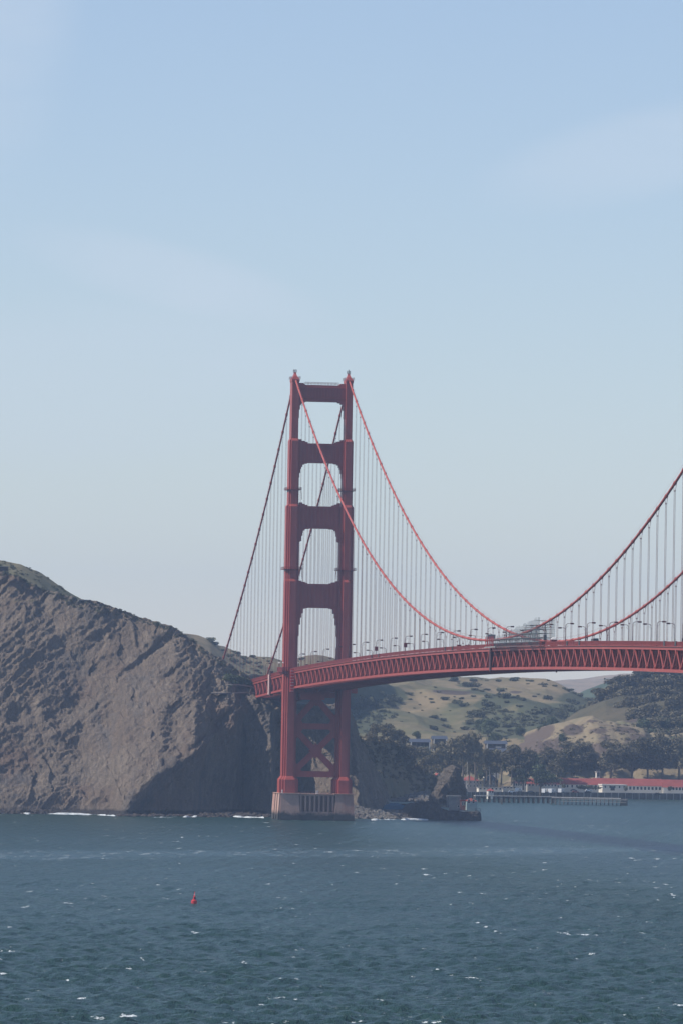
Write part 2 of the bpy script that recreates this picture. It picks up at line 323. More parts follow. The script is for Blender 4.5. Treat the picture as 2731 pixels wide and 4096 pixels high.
# ================================================================== TERRAIN
def loft(name, cols, nc, nr, mat, disp, back=(60, -25), skirt=True, wts=None, feat=True):
    """cols: [(px, [(py, Y), ...])] sight points measured on the land surface, bottom to top; interpolated, then roughened in world space"""
    K = len(cols[0][1]); PX = np.array([c[0] for c in cols], float); D = np.array([c[1] for c in cols], float)
    u = np.linspace(PX[0], PX[-1], nc); rows = np.linspace(0, K-1, nr)
    py = np.stack([np.interp(u, PX, D[:, k, 0]) for k in range(K)]); yy = np.stack([np.interp(u, PX, D[:, k, 1]) for k in range(K)])
    PY = np.stack([np.interp(rows, np.arange(K), py[:, j]) for j in range(nc)], 1); YY = np.stack([np.interp(rows, np.arange(K), yy[:, j]) for j in range(nc)], 1)
    U = np.broadcast_to(u, PY.shape); d = FW+RT*((U-1365.5)/FPX)[..., None]-UP*((PY-2048)/FPX)[..., None]
    P = CAM+d*((YY-CAM[1])/d[..., 1])[..., None]
    if name == 'headland_cliff':                        # ease the seams between the measured columns
        kk = np.hanning(27)[1:-1]; kk /= kk.sum(); pad = len(kk)//2; YS = np.stack([np.convolve(np.pad(r_, pad, mode='edge'), kk, 'valid') for r_ in YY]); wz = np.clip((770-U)/40, 0, 1); kr = np.hanning(33)[1:-1]; kr /= kr.sum(); pr = len(kr)//2
        YS = np.stack([np.convolve(np.pad(r_, pr, mode='edge'), kr, 'valid') for r_ in YS.T]).T; YN = YY*(1-wz)+YS*wz; P = CAM+d*((YN-CAM[1])/d[..., 1])[..., None]
    P = disp(P, U, PY)
    if skirt:
        lo = P[0].copy(); lo[:, 2] = np.minimum(lo[:, 2]-1, -2.5); lo[:, 1] -= 3; P = np.concatenate([lo[None], P])
    t = P[-1]; ext = [t+np.stack([0*t[:, 0], np.full(nc, back[0]*f), back[1]*(f**1.5)+0*t[:, 0]], -1) for f in (.05, .15, .35, .6, 1.)]
    P = np.concatenate([P, np.stack(ext)]); P[..., 2] = np.maximum(P[..., 2], -3.)
    o = np_mesh(name, P.reshape(-1, 3), grid_faces(P.shape[0], nc), mat); o['kind'] = 'structure'
    return o, P
def paint(o, P, blobs, name, seed, zsc=1.):
    V = P.reshape(-1, 3); X, Y = pj(V); a = np.zeros(len(V))
    for x, y, rx, ry in blobs: a += np.exp(-(((X-x)/rx)**2+((Y-y)/ry)**2))
    a = np.clip(a, 0, 1)*(.75+.9*fbm(V[:, 0]/38, V[:, 1]/60, V[:, 2]/14, 4, seed)); at = o.data.attributes.new(name, 'FLOAT', 'POINT'); at.data.foreach_set('value', np.clip(a, 0, 1).astype(np.float32))
def drop(P, px, py):
    X, Y = pj(P.reshape(-1, 3)); e = (X-px)**2+(Y-py)**2; i = np.argsort(e)[:30]; Q = P.reshape(-1, 3)[i]
    ok = Q[e[i] < max(e[i[0]]*4, 9)]; return ok[np.argmin(ok[:, 1])] if len(ok) else Q[0]

def cliff_disp(P, U, PY):
    x, y, z = P[..., 0], P[..., 1], P[..., 2]
    a = (x+z*.9)*.74; b = (z-x*.9)*.74
    env = np.clip((z-.5)/6, 0, 1)
    big = fbm(a/80, b/30, y/60, 3, 11, .5)
    msk = np.clip(.5+1.1*fbm(x/60, z/50, 0, 3, 61), .12, 1.)
    n1 = fbm(a/60, b/13, y/30, 4, 1, .5, True)
    n4 = fbm(a/6.5, b/3.0, y/6, 4, 31, .6)
    n3 = fbm(x/2.6, z/2.6, y/2.6, 3, 9, .6)
    rg = fbm(a/48, b/17, y/70, 3, 91, .45, True); gash = np.clip((rg-.5)/.26, 0, 1)**1.3*np.clip(.1+1.7*fbm(x/48, z/36, 2., 3, 92), 0, 1)
    gl = fbm(x/24+z/70, z/110, 3.3, 3, 21, .5, True)
    east = np.clip((x+62)/24, 0, 1); fold = fbm((x+z*.32)/10.5, z/60, 7.7, 4, 131, .55)
    d = 5.*big+2.4*n1*msk+.7*n4*msk+.55*n3-3.8*gash-3.*np.clip(gl, 0, 1)**1.6*msk+east*(6.5*fold+1.2*n4)
    sm = np.clip(.45+1.2*fbm(x/45, z/40, 5., 3, 161), .1, 1.)
    t1 = b/10.5+.9*fbm(a/70, b/34, y/60, 3, 151)+.3*fbm(a/8, b/8, y/8, 2, 152); t2 = b/3.8+1.0*fbm(a/32, b/14, y/30, 3, 153); t3 = (a+.35*b)/15+1.3*fbm(a/30, b/22, y/30, 3, 154)
    saw = lambda t: (t-np.floor(t))**1.6
    d = d+sm*(2.6*saw(t1)+1.15*saw(t2))+(1-.6*sm)*1.5*saw(t3)
    P = P.copy(); P[..., 1] -= d*env*.85; P[..., 2] += (d*.28+.8*n3)*env; P[..., 0] += 2.2*fbm(y/7, z/7, x/7, 4, 141, .6)*env*np.clip((x-8)/14, 0, 1)
    return P
ridge = [(-700, 2120), (-300, 2215), (-60, 2264), (0, 2277), (70, 2305), (196, 2368), (336, 2403), (435, 2424), (575, 2470), (700, 2509), (772, 2558), (828, 2614), (890, 2649), (947, 2677), (989, 2706), (1012, 2752), (1040, 2782), (1100, 2806), (1180, 2812), (1400, 2816), (1416, 2884), (1434, 2940), (1473, 3027), (1510, 3092), (1536, 3140), (1549, 3179), (1562, 3226)]
TOPPY = lambda U: np.interp(U, [r[0] for r in ridge], [r[1] for r in ridge])
# columns: px -> (water py, Y), (foot), (low), (mid), (upper), ridge Y
CL = [(-700, (3246, 50), (3236, 60), (3000, 92), (2700, 126), (2400, 165), 220),
      (-60, (3255, 50), (3238, 62), (3020, 90), (2740, 124), (2480, 158), 190),
      (60, (3256, 53), (3239, 64), (3020, 92), (2760, 124), (2510, 156), 182),
      (200, (3256, 58), (3240, 68), (3040, 92), (2800, 122), (2580, 150), 176),
      (330, (3258, 64), (3242, 72), (3070, 92), (2840, 122), (2620, 148), 172),
      (455, (3260, 58), (3246, 62), (3110, 76), (2880, 112), (2650, 142), 170),
      (490, (3265, 40), (3250, 41), (3190, 50), (2900, 98), (2660, 140), 170),
      (560, (3267, 45), (3200, 46), (3140, 51), (2900, 94), (2690, 136), 168),
      (640, (3268, 54), (3180, 55), (3088, 55), (2880, 88), (2700, 130), 166),
      (700, (3268, 62), (3160, 63), (3060, 60), (2860, 94), (2700, 128), 164),
      (780, (3268, 72), (3140, 73), (3008, 64), (2860, 90), (2720, 128), 162),
      (800, (3264, 82), (3120, 84), (2995, 72), (2860, 94), (2730, 126), 160),
      (860, (3264, 94), (3240, 104), (2940, 92), (2840, 106), (2740, 128), 160),
      (910, (3266, 100), (3244, 112), (2920, 100), (2820, 110), (2750, 128), 158),
      (940, (3268, 102), (3246, 116), (2900, 104), (2830, 110), (2765, 128), 156),
      (975, (3270, 106), (3248, 124), (2960, 122), (2840, 120), (2790, 130), 156),
      (1025, (3272, 98), (3246, 106), (3060, 114), (2890, 120), (2800, 130), 158),
      (1084, (3274, 94), (3240, 98), (3080, 106), (2900, 117), (2818, 130), 160),
      (1102, (3275, 104), (3240, 122), (3060, 130), (2900, 134), (2830, 134), 166),
      (1170, (3276, 108), (3240, 126), (3060, 134), (2920, 136), (2840, 144), 170),
      (1195, (3276, 106), (3230, 122), (3060, 134), (2930, 142), (2850, 146), 172),
      (1270, (3277, 92), (3200, 104), (3080, 118), (2960, 134), (2860, 146), 172),
      (1335, (3278, 88), (3180, 97), (3070, 108), (2960, 124), (2860, 148), 174),
      (1385, (3279, 92), (3190, 104), (3090, 118), (2960, 136), (2870, 154), 176),
      (1405, (3279, 90), (3220, 100), (3110, 112), (3000, 140), (2900, 160), 182),
      (1432, (3278, 82), (3230, 90), (3140, 104), (3060, 124), (2990, 150), 190),
      (1450, (3274, 108), (3225, 118), (3170, 132), (3090, 150), (3020, 166), 200),
      (1510, (3262, 150), (3230, 160), (3200, 176), (3160, 190), (3120, 206), 226),
      (1549, (3250, 186), (3232, 196), (3222, 206), (3208, 216), (3192, 228), 240),
      (1562, (3246, 210), (3240, 216), (3236, 222), (3232, 230), (3229, 238), 250)]
cl = [(c[0], [c[1], c[2], c[3], c[4], c[5], (float(TOPPY(c[0])), c[6])]) for c in CL]
# the ridge line has more points than the columns: resample columns at every ridge point too
def densify(cl, extra):
    PX = [c[0] for c in cl]; A = np.array([c[1] for c in cl]); o = []
    for p in sorted(set(PX+extra)):
        r = [(float(np.interp(p, PX, A[:, k, 0])), float(np.interp(p, PX, A[:, k, 1]))) for k in range(A.shape[1])]
        r[-1] = (float(TOPPY(p)), r[-1][1])
        r[-2] = (max(r[-2][0], r[-1][0]+30) if p < 1440 else r[-2][0], r[-2][1]); o.append((p, r))
    return o
cl = densify(cl, [r[0] for r in ridge])
cliff, CP = loft('headland_cliff', cl, 760, 380, 'rock', cliff_disp, (90, -22))

def soft(amp, sx, seed, rd=0., amp2=0.):
    def f(P, U, PY):
        P = P.copy(); x, y, z = P[..., 0], P[..., 1], P[..., 2]; e = np.clip(z/6, 0, 1)
        n = fbm(x/sx, y/sx, 0., 5, seed, .5); g = fbm(x/(sx*.5), y/(sx*1.2), 0., 3, seed+5, .5, True)
        P[..., 2] += (amp*n-rd*np.clip(g, 0, 1))*e; return P
    return f
back_r = [(-800, 2170), (-300, 2200), (0, 2236), (84, 2254), (161, 2289), (231, 2341), (302, 2380), (344, 2401), (400, 2440)]
upper, UPP = loft('grassy_ridge', [(p, [(r+330, 300), (r+150, 380), (r+50, 440), (r, 480)]) for p, r in back_r], 160, 70, 'grass_left', soft(2.2, 30, 3), (80, -30), False)
gr = [(560, 2470, 1150), (740, 2517, 1200), (772, 2530, 1220), (842, 2551, 1250), (905, 2582, 1300), (982, 2600, 1350), (1100, 2614, 1400), (1193, 2628, 1450), (1279, 2636, 1500), (1320, 2646, 1520), (1450, 2668, 1600), (1700, 2682, 1800), (2000, 2688, 1900), (2110, 2692, 1900), (2180, 2700, 1880), (2240, 2718, 1860), (2300, 2743, 1830), (2350, 2768, 1800), (2400, 2787, 1780), (2500, 2800, 1760), (2900, 2830, 1760)]
def gcol(p, r, Y):
    b = 3130; k = (b-r)
    return (p, [(b, 985), (b-.18*k, 1070), (b-.42*k, 1210), (b-.68*k, 1400), (b-.88*k, Y-190), (r, Y)])
hill, HP = loft('grassy_hill', [gcol(*g) for g in gr], 420, 200, 'grass', soft(9, 210, 31, 9.), (500, -60))
paint(hill, HP, [(1470, 2820, 110, 60), (1560, 2790, 60, 40), (1420, 2770, 60, 50), (1440, 2900, 60, 40), (1900, 2885, 60, 22), (1945, 2840, 55, 35), (1830, 2822, 45, 14), (1860, 2740, 40, 16), (1910, 2765, 45, 12), (1960, 2900, 70, 50), (2040, 2885, 60, 30), (2140, 2830, 60, 22), (2290, 2810, 90, 30), (2200, 2865, 100, 30), (2100, 2930, 80, 40), (2000, 2800, 60, 25), (2060, 2800, 40, 10), (2330, 2790, 70, 30), (1380, 2680, 60, 20)], 'veg', 13)
paint(hill, HP, [(1820, 2772, 75, 9), (1770, 2766, 50, 6), (2060, 2770, 30, 6)], 'bare', 14)
# scrub slope east of the headland
sl = [(1400, 2905, 300), (1450, 2935, 330), (1500, 2945, 360), (1570, 2955, 420), (1620, 2995, 450), (1660, 3050, 480), (1720, 3085, 520), (1760, 3110, 560), (1800, 3165, 620), (1840, 3190, 680)]
slope, SP = loft('scrub_slope', [(p, [(3222, Y-130), (min(3205, .5*r+1601), Y-90), (.62*3205+.38*r, Y-60), (.3*3205+.7*r, Y-25), (r, Y)]) for p, r, Y in sl], 200, 110, 'scrubslope', soft(4.5, 26, 41, 5.), (160, -12))
kn = [(1980, 3100, 1120), (2060, 3050, 1110), (2130, 2990, 1100), (2200, 2925, 1100), (2230, 2900, 1100), (2300, 2890, 1110), (2370, 2862, 1120), (2450, 2866, 1150), (2560, 2880, 1180), (2731, 2890, 1200), (2900, 2900, 1200)]
def kd(P, U, PY):
    P = soft(3, 40, 51, 5)(P, U, PY); x = P[..., 0]; e = np.exp(-((U-2215)/75)**2)*np.exp(-((PY-2960)/70)**2)
    P[..., 1] += 14*e*(1+.4*fbm(x/6, P[..., 2]/20, 0, 3, 3)); return P
knoll, KP = loft('dry_knoll', [(p, [(3120, 985), (.5*(3120+r)+10, 1025), (.15*3120+.85*r, 1060), (r, Y)]) for p, r, Y in kn], 220, 110, 'knoll', kd, (200, -12))
paint(knoll, KP, [(2290, 2922, 46, 26), (2180, 2985, 46, 22), (2470, 2868, 90, 5), (2370, 2885, 30, 6)], 'bare', 15)
paint(knoll, KP, [(2200, 2925, 50, 25), (2110, 2990, 60, 30), (2180, 3010, 60, 30), (2260, 2985, 40, 22), (2430, 2990, 70, 25), (2390, 2925, 40, 12), (2500, 2920, 50, 14), (2560, 2960, 60, 30), (2340, 3040, 50, 25), (2540, 2880, 60, 12), (2220, 2960, 40, 22), (2140, 2960, 50, 25), (2420, 2950, 30, 14), (2480, 3040, 60, 30), (2380, 3000, 40, 20)], 'veg', 16)
fo_ = [(2200, 2975, 1230), (2260, 2915, 1240), (2310, 2888, 1240), (2360, 2852, 1250), (2420, 2810, 1260), (2480, 2790, 1280), (2540, 2770, 1300), (2620, 2740, 1320), (2731, 2720, 1340), (2950, 2700, 1350)]
woodhill, WP = loft('wooded_hill', [(p, [(3060, 1080), (.6*3060+.4*r, 1150), (.25*3060+.75*r, 1210), (r, Y)]) for p, r, Y in fo_], 120, 90, 'forestfloor', soft(3, 50, 61), (300, -30))
fg = [(2240, 2830, 3500), (2300, 2800, 3500), (2350, 2772, 3500), (2400, 2752, 3500), (2450, 2735, 3500), (2560, 2700, 3600), (2900, 2690, 3700)]
loft('far_green_hill', [(p, [(2870, 2900), (r+30, 3200), (r, Y)]) for p, r, Y in fg], 160, 40, 'fargreen', soft(6, 90, 71), (500, -60))
fh = [(1500, 2720, 6500), (1900, 2712, 6500), (2100, 2700, 6500), (2180, 2697, 6400), (2300, 2699, 6300), (2400, 2696, 6300), (2480, 2690, 6300), (2900, 2680, 6300)]
fhill, FH = loft('far_dry_hill', [(p, [(2880, 4600), (2800, 5400), (r, Y)]) for p, r, Y in fh], 220, 70, 'farhill', soft(14, 330, 81, 16.), (900, -90))

# shore flat in front of the fort and the seawall
mb = MB(); fl = [(118, 640), (150, 740), (205, 838), (262, 905), (371, 938), (470, 960), (760, 1010), (760, 1200), (100, 1200), (60, 760)]
mb.plan([(-2.5, fl), (3.3, fl)]); tag(mb.build('shore_flat', 'flat'), kind='structure')

# ================================================================== SEA
def sea():
    ang = np.concatenate([np.linspace(-180, -7.5, 60)[:-1], np.linspace(-7.5, 22, 1500), np.linspace(22, 180, 60)[1:-1]])*math.pi/180
    ang_c = 0.
    pyv = np.linspace(4190, 2858, 880); dep = (pyv-2845)/FPX; r1 = CAM[2]/dep
    r = np.concatenate([[20, 200, 500, 800, 950], r1[(r1 > 1000) & (r1 < 4200)], [4300, 4600, 5000, 6000, 8000, 9500]])
    A, Rr = np.meshgrid(ang, r); X = CAM[0]+Rr*np.sin(A); Y = CAM[1]+Rr*np.cos(A); Z = np.zeros_like(X)
    dr = np.gradient(r)[:, None]; g = np.random.default_rng(3)
    for k in range(120):
        lam = 2.*(11/2.)**(g.random()); th = math.radians(200)+g.normal(0, .75); amp = .0112*lam**(.8); kk = 2*math.pi/lam
        fade = np.clip((lam/(2.6*dr*max(.25, abs(math.cos(th)))))-.7, 0, 1)
        ph = kk*(X*math.sin(th)+Y*math.cos(th)+1.2*vn(X/60, Y/60, k*.1, 7))+g.random()*6.3
        Z += amp*fade*(1-np.abs(np.sin(ph*.5))*1.27)*1.2 if k % 4 == 0 else amp*fade*np.sin(ph)
    n = len(r)*len(ang); V = np.stack([X, Y, Z-.12], -1).reshape(-1, 3); F = grid_faces(len(r), len(ang), False)[:, ::-1]
    o = np_mesh('sea', V, F, 'water'); o['kind'] = 'structure'
sea()
def surf(pts, wid, seed):
    n = 0; P = []
    for (a, b) in zip(pts[:-1], pts[1:]):
        k = max(2, int(math.hypot(b[0]-a[0], b[1]-a[1])/1.2))
        for i in range(k): t = i/k; P.append((a[0]+(b[0]-a[0])*t, a[1]+(b[1]-a[1])*t))
    P = np.array(P); q = np.arange(len(P)); h = wid*np.clip(.62+1.2*fbm(q/5, q*0, 0, 3, seed), 0, 2); h2 = h*.25
    rows = [np.stack([P[:, 0], P[:, 1]+h2, 0*q-.35], -1), np.stack([P[:, 0], P[:, 1]-h*.3, -.25+.95*np.clip(h/wid, 0, 1)], -1), np.stack([P[:, 0], P[:, 1]-h*.75, -.3+.9*np.clip(h/wid, 0, 1)], -1), np.stack([P[:, 0], P[:, 1]-h, 0*q-.3], -1)]
    V = np.stack(rows).reshape(-1, 3); o = np_mesh('surf', V, grid_faces(4, len(P)), 'foam'); tag(o, kind='stuff'); return o
wl = lambda L_: [tuple(onZ(px, py)[:2]) for px, py in L_]
s1 = surf(wl([(-250, 3252), (0, 3255), (140, 3256), (270, 3257), (380, 3260), (462, 3264)]), 9, 1); tag(s1, 'thin white surf line along the dark beach at left', 'surf')
s2 = surf(wl([(820, 3266), (900, 3267), (980, 3270), (1058, 3272)]), 9, 4); tag(s2, 'white surf line on the small beach left of the bridge pier', 'surf')
s3 = surf(wl([(1240, 3280), (1300, 3281), (1358, 3281)]), 5, 8); tag(s3, 'small white surf against the foot of the concrete pier', 'surf')
s4 = surf(wl([(1480, 3281), (1560, 3279), (1640, 3279), (1715, 3281)]), 7, 12); tag(s4, 'white surf along the boulders right of the concrete pier', 'surf')
s5 = surf(wl([(600, 3270), (700, 3270), (790, 3268)]), 4, 17); tag(s5, 'faint surf at the foot of the dark rock face', 'surf')

# ================================================================== BRIDGE
bridge = empty('suspension_bridge', (0, 0, 0), label='orange red suspension bridge with stepped tower and long curving deck', cat='bridge')
ztop = lambda y: 74.5-.031*y if y > 0 else 74.5+6.9*(1-((-y-640)/640)**2)
cz = lambda y: (84.84+(224.4-84.84)*((-y-640)/640)**2) if y <= 0 else 224.4-.5836*y+.000344*y*y
def plan_ring(cx, hw, hd):      # stepped cruciform outline, counter-clockwise; hw grows as hd shrinks
    q = []
    k = len(hw)
    for i in range(k):          # quadrant +x,-y : from front centre outwards
        q.append((hw[i], -hd[i]))
        if i < k-1: q.append((hw[i], -hd[i+1]))
    pts = [(x, y) for x, y in q]+[(x, -y) for x, y in q[::-1]]+[(-x, -y) for x, y in q]+[(-x, y) for x, y in q[::-1]]
    return [(cx+x, y) for x, y in pts]
SEC = [(13.2, 20.2, (2.6, 3.7, 4.8), (8.6, 6.4, 4.2)), (22.0, 120.6, (1.75, 2.6, 3.45), (7.3, 5.3, 3.3)), (121.8, 158.6, (1.75, 2.6, 3.4), (6.5, 4.8, 3.0)), (159.8, 192.0, (1.73, 2.5, 2.52), (5.6, 3.9, 3.8)), (193.2, 221.6, (1.7, 1.72, 1.74), (4.4, 4.35, 4.3))]
for cx in (-13.7, 13.7):
    mb = MB(); rings = []
    for z0, z1, hw, hd in SEC: rings += [(z0, plan_ring(cx, hw, hd)), (z1, plan_ring(cx, hw, hd))]
    rings += [(222.4, plan_ring(cx, (1.95, 1.96, 1.97), (4.7, 4.65, 4.6))), (223.2, plan_ring(cx, (1.95, 1.96, 1.97), (4.7, 4.65, 4.6)))]
    mb.plan(rings)
    for (z0, z1, hw, hd) in SEC[1:4]:       # projecting bands under each setback
        for z in ([z1-1.0] if z1 < 190 else [z1-1.0, 179.]):
            pass
    leg = mb.build('tower_leg', 'steel', bridge)
    m2 = MB()                                # saddle housing: flared cap
    sg = [(223.2, 1.95, 4.6), (223.7, 1.7, 4.2), (224.4, 1.15, 3.4), (225.3, .8, 2.2), (226.0, .62, 1.1), (226.9, .56, .8)]
    m2.plan([(z-.0, [(cx-a, -b), (cx+a, -b), (cx+a, b), (cx-a, b)]) for z, a, b in sg]); m2.build('saddle_housing', 'steel', leg)
    m3 = MB()
    for dx in (-.75, 0, .75):
        for dy in (-.75, .75): m3.beam((cx+dx, dy, 226.9), (cx+dx, dy, 228.2), .13)
    for z in (227.0, 227.6, 228.2):
        for dy in (-.75, .75): m3.beam((cx-.75, dy, z), (cx+.75, dy, z), .14)
        for dx in (-.75, .75): m3.beam((cx+dx, -.75, z), (cx+dx, .75, z), .14)
    m3.beam((cx, 0, 226.9), (cx, 0, 228.9 if cx > 0 else 228.1), .3); m3.build('beacon_cage', 'lamp', leg)
    for z, hw, hd in ((167., 2.52, 5.6), (126.6, 3.4, 6.5)):
        m4 = MB(); r = plan_ring(cx, (hw+1.1,)*1, (hd+1.1,)*1)
        a, b = hw+1.1, hd+1.1; m4.box(cx-a, cx+a, -b, b, z, z+.22)
        for zz in (z+.7, z+1.3):
            for sx in (-a, a): m4.beam((cx+sx, -b, zz), (cx+sx, b, zz), .1)
            for sy in (-b, b): m4.beam((cx-a, sy, zz), (cx+a, sy, zz), .1)
        for t in np.linspace(-1, 1, 8):
            for sy in (-b, b): m4.beam((cx+a*t, sy, z), (cx+a*t, sy, z+1.3), .1)
            for sx in (-a, a): m4.beam((cx+sx, b*t, z), (cx+sx, b*t, z+1.3), .1)
        sgn = 1 if cx < 0 else -1
        m4.beam((cx+sgn*(a+.3), -2, z+1.5), (cx+sgn*(a+.8), -2, z-4.8), .12); m4.beam((cx+sgn*(a+.3), -1.3, z+1.5), (cx+sgn*(a+.8), -1.3, z-4.8), .12)
        m4.build('platform', 'steel_rail', leg)
    m5 = MB(); a = 2.3; b = 4.9
    for zz in (224.0, 224.6):
        for sx in (-a, a): m5.beam((cx+sx, -b, zz), (cx+sx, b, zz), .1)
        for sy in (-b, b): m5.beam((cx-a, sy, zz), (cx+a, sy, zz), .1)
    for t in np.linspace(-1, 1, 5):
        for sy in (-b, b): m5.beam((cx+a*t, sy, 223.2), (cx+a*t, sy, 224.6), .1)
        for sx in (-a, a): m5.beam((cx+sx, b*t, 223.2), (cx+sx, b*t, 224.6), .1)
    m5.build('railing', 'steel_rail', leg)

def strut(z0, z1, xi, low, high, hy, ribs, flat):
    """portal strut: low = stepped haunch below (dx from leg face, drop), high = steps above"""
    L_ = [(-xi, z1)]; pts = []
    for dx, dz in high[::-1]: pass
    top = [(-xi, z1+high[0][1])]
    for dx, dz in high: top += [(-xi+dx, top[-1][1]), (-xi+dx, z1+dz)]
    bot = []
    for dx, dz in low: bot.append((dx, dz))
    left_bot = [(-xi, z0-low[0][1])]
    for i, (dx, dz) in enumerate(low):
        left_bot.append((-xi+dx, z0-dz)); nz_ = low[i+1][1] if i+1 < len(low) else 0.
        left_bot.append((-xi+dx, z0-nz_))
    right_bot = [(-x, z) for x, z in left_bot[::-1]]; right_top = [(-x, z) for x, z in top]
    poly = left_bot+right_bot+right_top+top[::-1]
    o = []
    for p in poly:
        if not o or (abs(p[0]-o[-1][0])+abs(p[1]-o[-1][1])) > 1e-6: o.append(p)
    mb = MB(); mb.poly(o, -hy, hy); s_ = mb.build('portal_strut', 'steel', bridge)
    m2 = MB()
    for x in ribs: m2.box(x-.16, x+.16, -hy-.32, -hy, flat[0], flat[1]); m2.box(x-.16, x+.16, hy, hy+.32, flat[0], flat[1])
    m2.box(-xi, xi, -hy-.55, -hy, z1-.45 if high[0][1] == 0 else flat[1], (z1-.05) if high[0][1] == 0 else flat[1]+.3)
    m2.box(-xi, xi, -hy-.55, -hy, flat[0]-.35, flat[0]); m2.build('flute', 'steel', s_)
    return s_
low1 = [(.5, 8.5), (.9, 4.2), (1.4, 2.0), (2.3, 1.1), (3.6, .45)]
st = strut(212.2, 220.6, 12.0, low1, [(.6, .9), (2.6, .5), (3.2, 0)], 2.4, list(np.arange(-9, 9.01, 1.5)), (214.2, 219.0))
m = MB()
for zz in (221.4, 222.): m.beam((-8.6, -2.3, zz), (8.6, -2.3, zz), .11); m.beam((-8.6, 2.3, zz), (8.6, 2.3, zz), .11)
for x in np.arange(-8.6, 8.7, 1.72): m.beam((x, -2.3, 220.6), (x, -2.3, 222.), .12); m.beam((x, 2.3, 220.6), (x, 2.3, 222.), .12)
m.build('railing', 'steel_rail', st)
low2 = [(.4, 7.6), (.9, 5.2), (1.3, 3.2), (1.9, 2.1), (2.8, .9), (4.4, .35)]
strut(181.0, 190.9, 11.2, low2, [(.5, 2.0), (1.2, 1.2), (3.0, .7), (4.4, 0)], 2.4, list(np.arange(-9.75, 9.8, 1.95)), (182.4, 189.6))
low3 = [(.5, 6.8), (1.1, 6.5), (1.6, 3.8), (1.8, 2.3), (2.7, 1.1), (3.4, .4), (5.1, .2)]
strut(147.7, 159.0, 10.3, low3, [(.5, 1.8), (1.3, 1.1), (2.6, .6), (4.0, 0)], 2.6, list(np.arange(-9.75, 9.8, 1.95)), (149.2, 157.7))
low4 = [(.15, 15.5), (.6, 14.4), (1.2, 8.6), (1.7, 5.1), (2.6, 2.8), (3.5, .5), (4.7, .25)]
strut(107.4, 119.6, 10.3, low4, [(.5, 1.5), (1.5, .9), (3.4, .4), (4.6, 0)], 2.6, list(np.arange(-9.75, 9.8, 1.95)), (109.0, 118.2))
# bracing under the deck
for (z0, z1) in ((21.6, 24.6), (45.8, 48.8)):
    MB().box(-10.25, 10.25, -1.4, 1.4, z0, z1).build('horizontal_brace', 'steel', bridge)
for (zc, h) in ((34.9, 10.4), (61.4, 12.0)):
    mb = MB(); mb.beam((-10.6, -.02, zc+h), (10.6, -.02, zc-h), 3.0, 2.5, up=(0, 1, 0)); mb.beam((-10.6, .02, zc-h), (10.6, .02, zc+h), 3.0, 2.44, up=(0, 1, 0))
    g = 3.5; mb.poly([(-g, zc), (0, zc-g*1.1), (g, zc), (0, zc+g*1.1)], -1.52, 1.52)
    for sx in (-1, 1):
        for sz in (-1, 1):
            zz = zc+sz*h; xx = sx*10.25
            mb.poly([(xx, zz-sz*4.6), (xx, zz+sz*.9), (xx-sx*3.6, zz+sz*.9), (xx-sx*2.0, zz-sz*2.4)][::(1 if sx*sz > 0 else -1)], -1.5, 1.5)
    mb.build('cross_brace', 'steel', bridge)
# concrete pier
mb = MB(); tx = .9
mb.box(-18.6, -9.7, -14, 13, -3, 13.2, tx, tx); mb.box(9.0, 17.9, -14, 13, -3, 13.2, tx, tx); mb.box(-9.7, 9.0, -10.4, 9.4, -3, 13.0)
mb.box(-10, 9.4, -14.2, -10.4, -3, 4.3); mb.box(-9.7, 9.0, -13.8, -10.4, 12.3, 12.98)
for i in range(8):
    x = -9.0+i*2.33; mb.box(x, x+.85, -13.7, -10.4, 4.3, 12.3)
for y0, y1 in ((-13.9, -8), (-4.5, .5), (4, 12.9)): mb.box(-19.5, -18.6, y0, y1, 0, 12.9, .8, 0)
mb.box(-19.6, -8.9, -14.6, 13.6, 13.2, 13.5); mb.box(8.3, 18.8, -14.6, 13.6, 13.2, 13.5); mb.box(-8.9, 8.3, -14.4, 12, 13.0, 13.3)
pier = mb.build('concrete_pier', 'concrete', bridge)
MB().box(-18.2, -17.6, -12, -11.4, 13.5, 15.2).build('service_cabinet', 'white', pier); MB().box(-.9, .3, -13.2, -12.6, 13.3, 15).build('service_cabinet', 'white', pier)
mb = MB()
for x in np.arange(-19, 18.6, 1.9): mb.beam((x, -14.2, 13.4), (x, -14.2, 14.5), .09)
mb.beam((-19, -14.2, 14.45), (18.5, -14.2, 14.45), .09); mb.beam((-19, -14.2, 13.95), (18.5, -14.2, 13.95), .07); mb.build('railing', 'steel_rail', pier)

# main cables with bands
Y0, Y1 = 330, -1280
ys = np.concatenate([np.arange(Y0, 0, -7.62), np.arange(0, Y1-.1, -7.62)])
for cx in (-13.7, 13.7):
    P = np.array([(cx, y, cz(y)) for y in ys]); V, F = tubepath(P, .47, 12); mb = MB(); mb.add(V, F)
    for k in list(range(-20, 0))+list(range(1, 84)):
        y = -k*15.24; p = Vector((cx, y, cz(y))); d = Vector((0, 1, (cz(y+.5)-cz(y-.5)))).normalized()
        mb.beam(p-d*.75, p+d*.75, 1.28, 1.28, 10)
    c = mb.build('main_cable', 'steel_cable', bridge)
    c2 = MB()                               # hand ropes above the cable
    for i in range(0, len(ys)-2, 2):
        for sx in (-.45, .45):
            a, b = ys[i], ys[i+2]; c2.beam((cx+sx, a, cz(a)+1.5), (cx+sx, b, cz(b)+1.5), .035, n=3)
    for i in range(0, len(ys), 2):
        for sx in (-.45, .45): c2.beam((cx+sx, ys[i], cz(ys[i])+.4), (cx+sx, ys[i], cz(ys[i])+1.5), .05, n=3)
    c2.build('hand_rope', 'steel_rail', c)
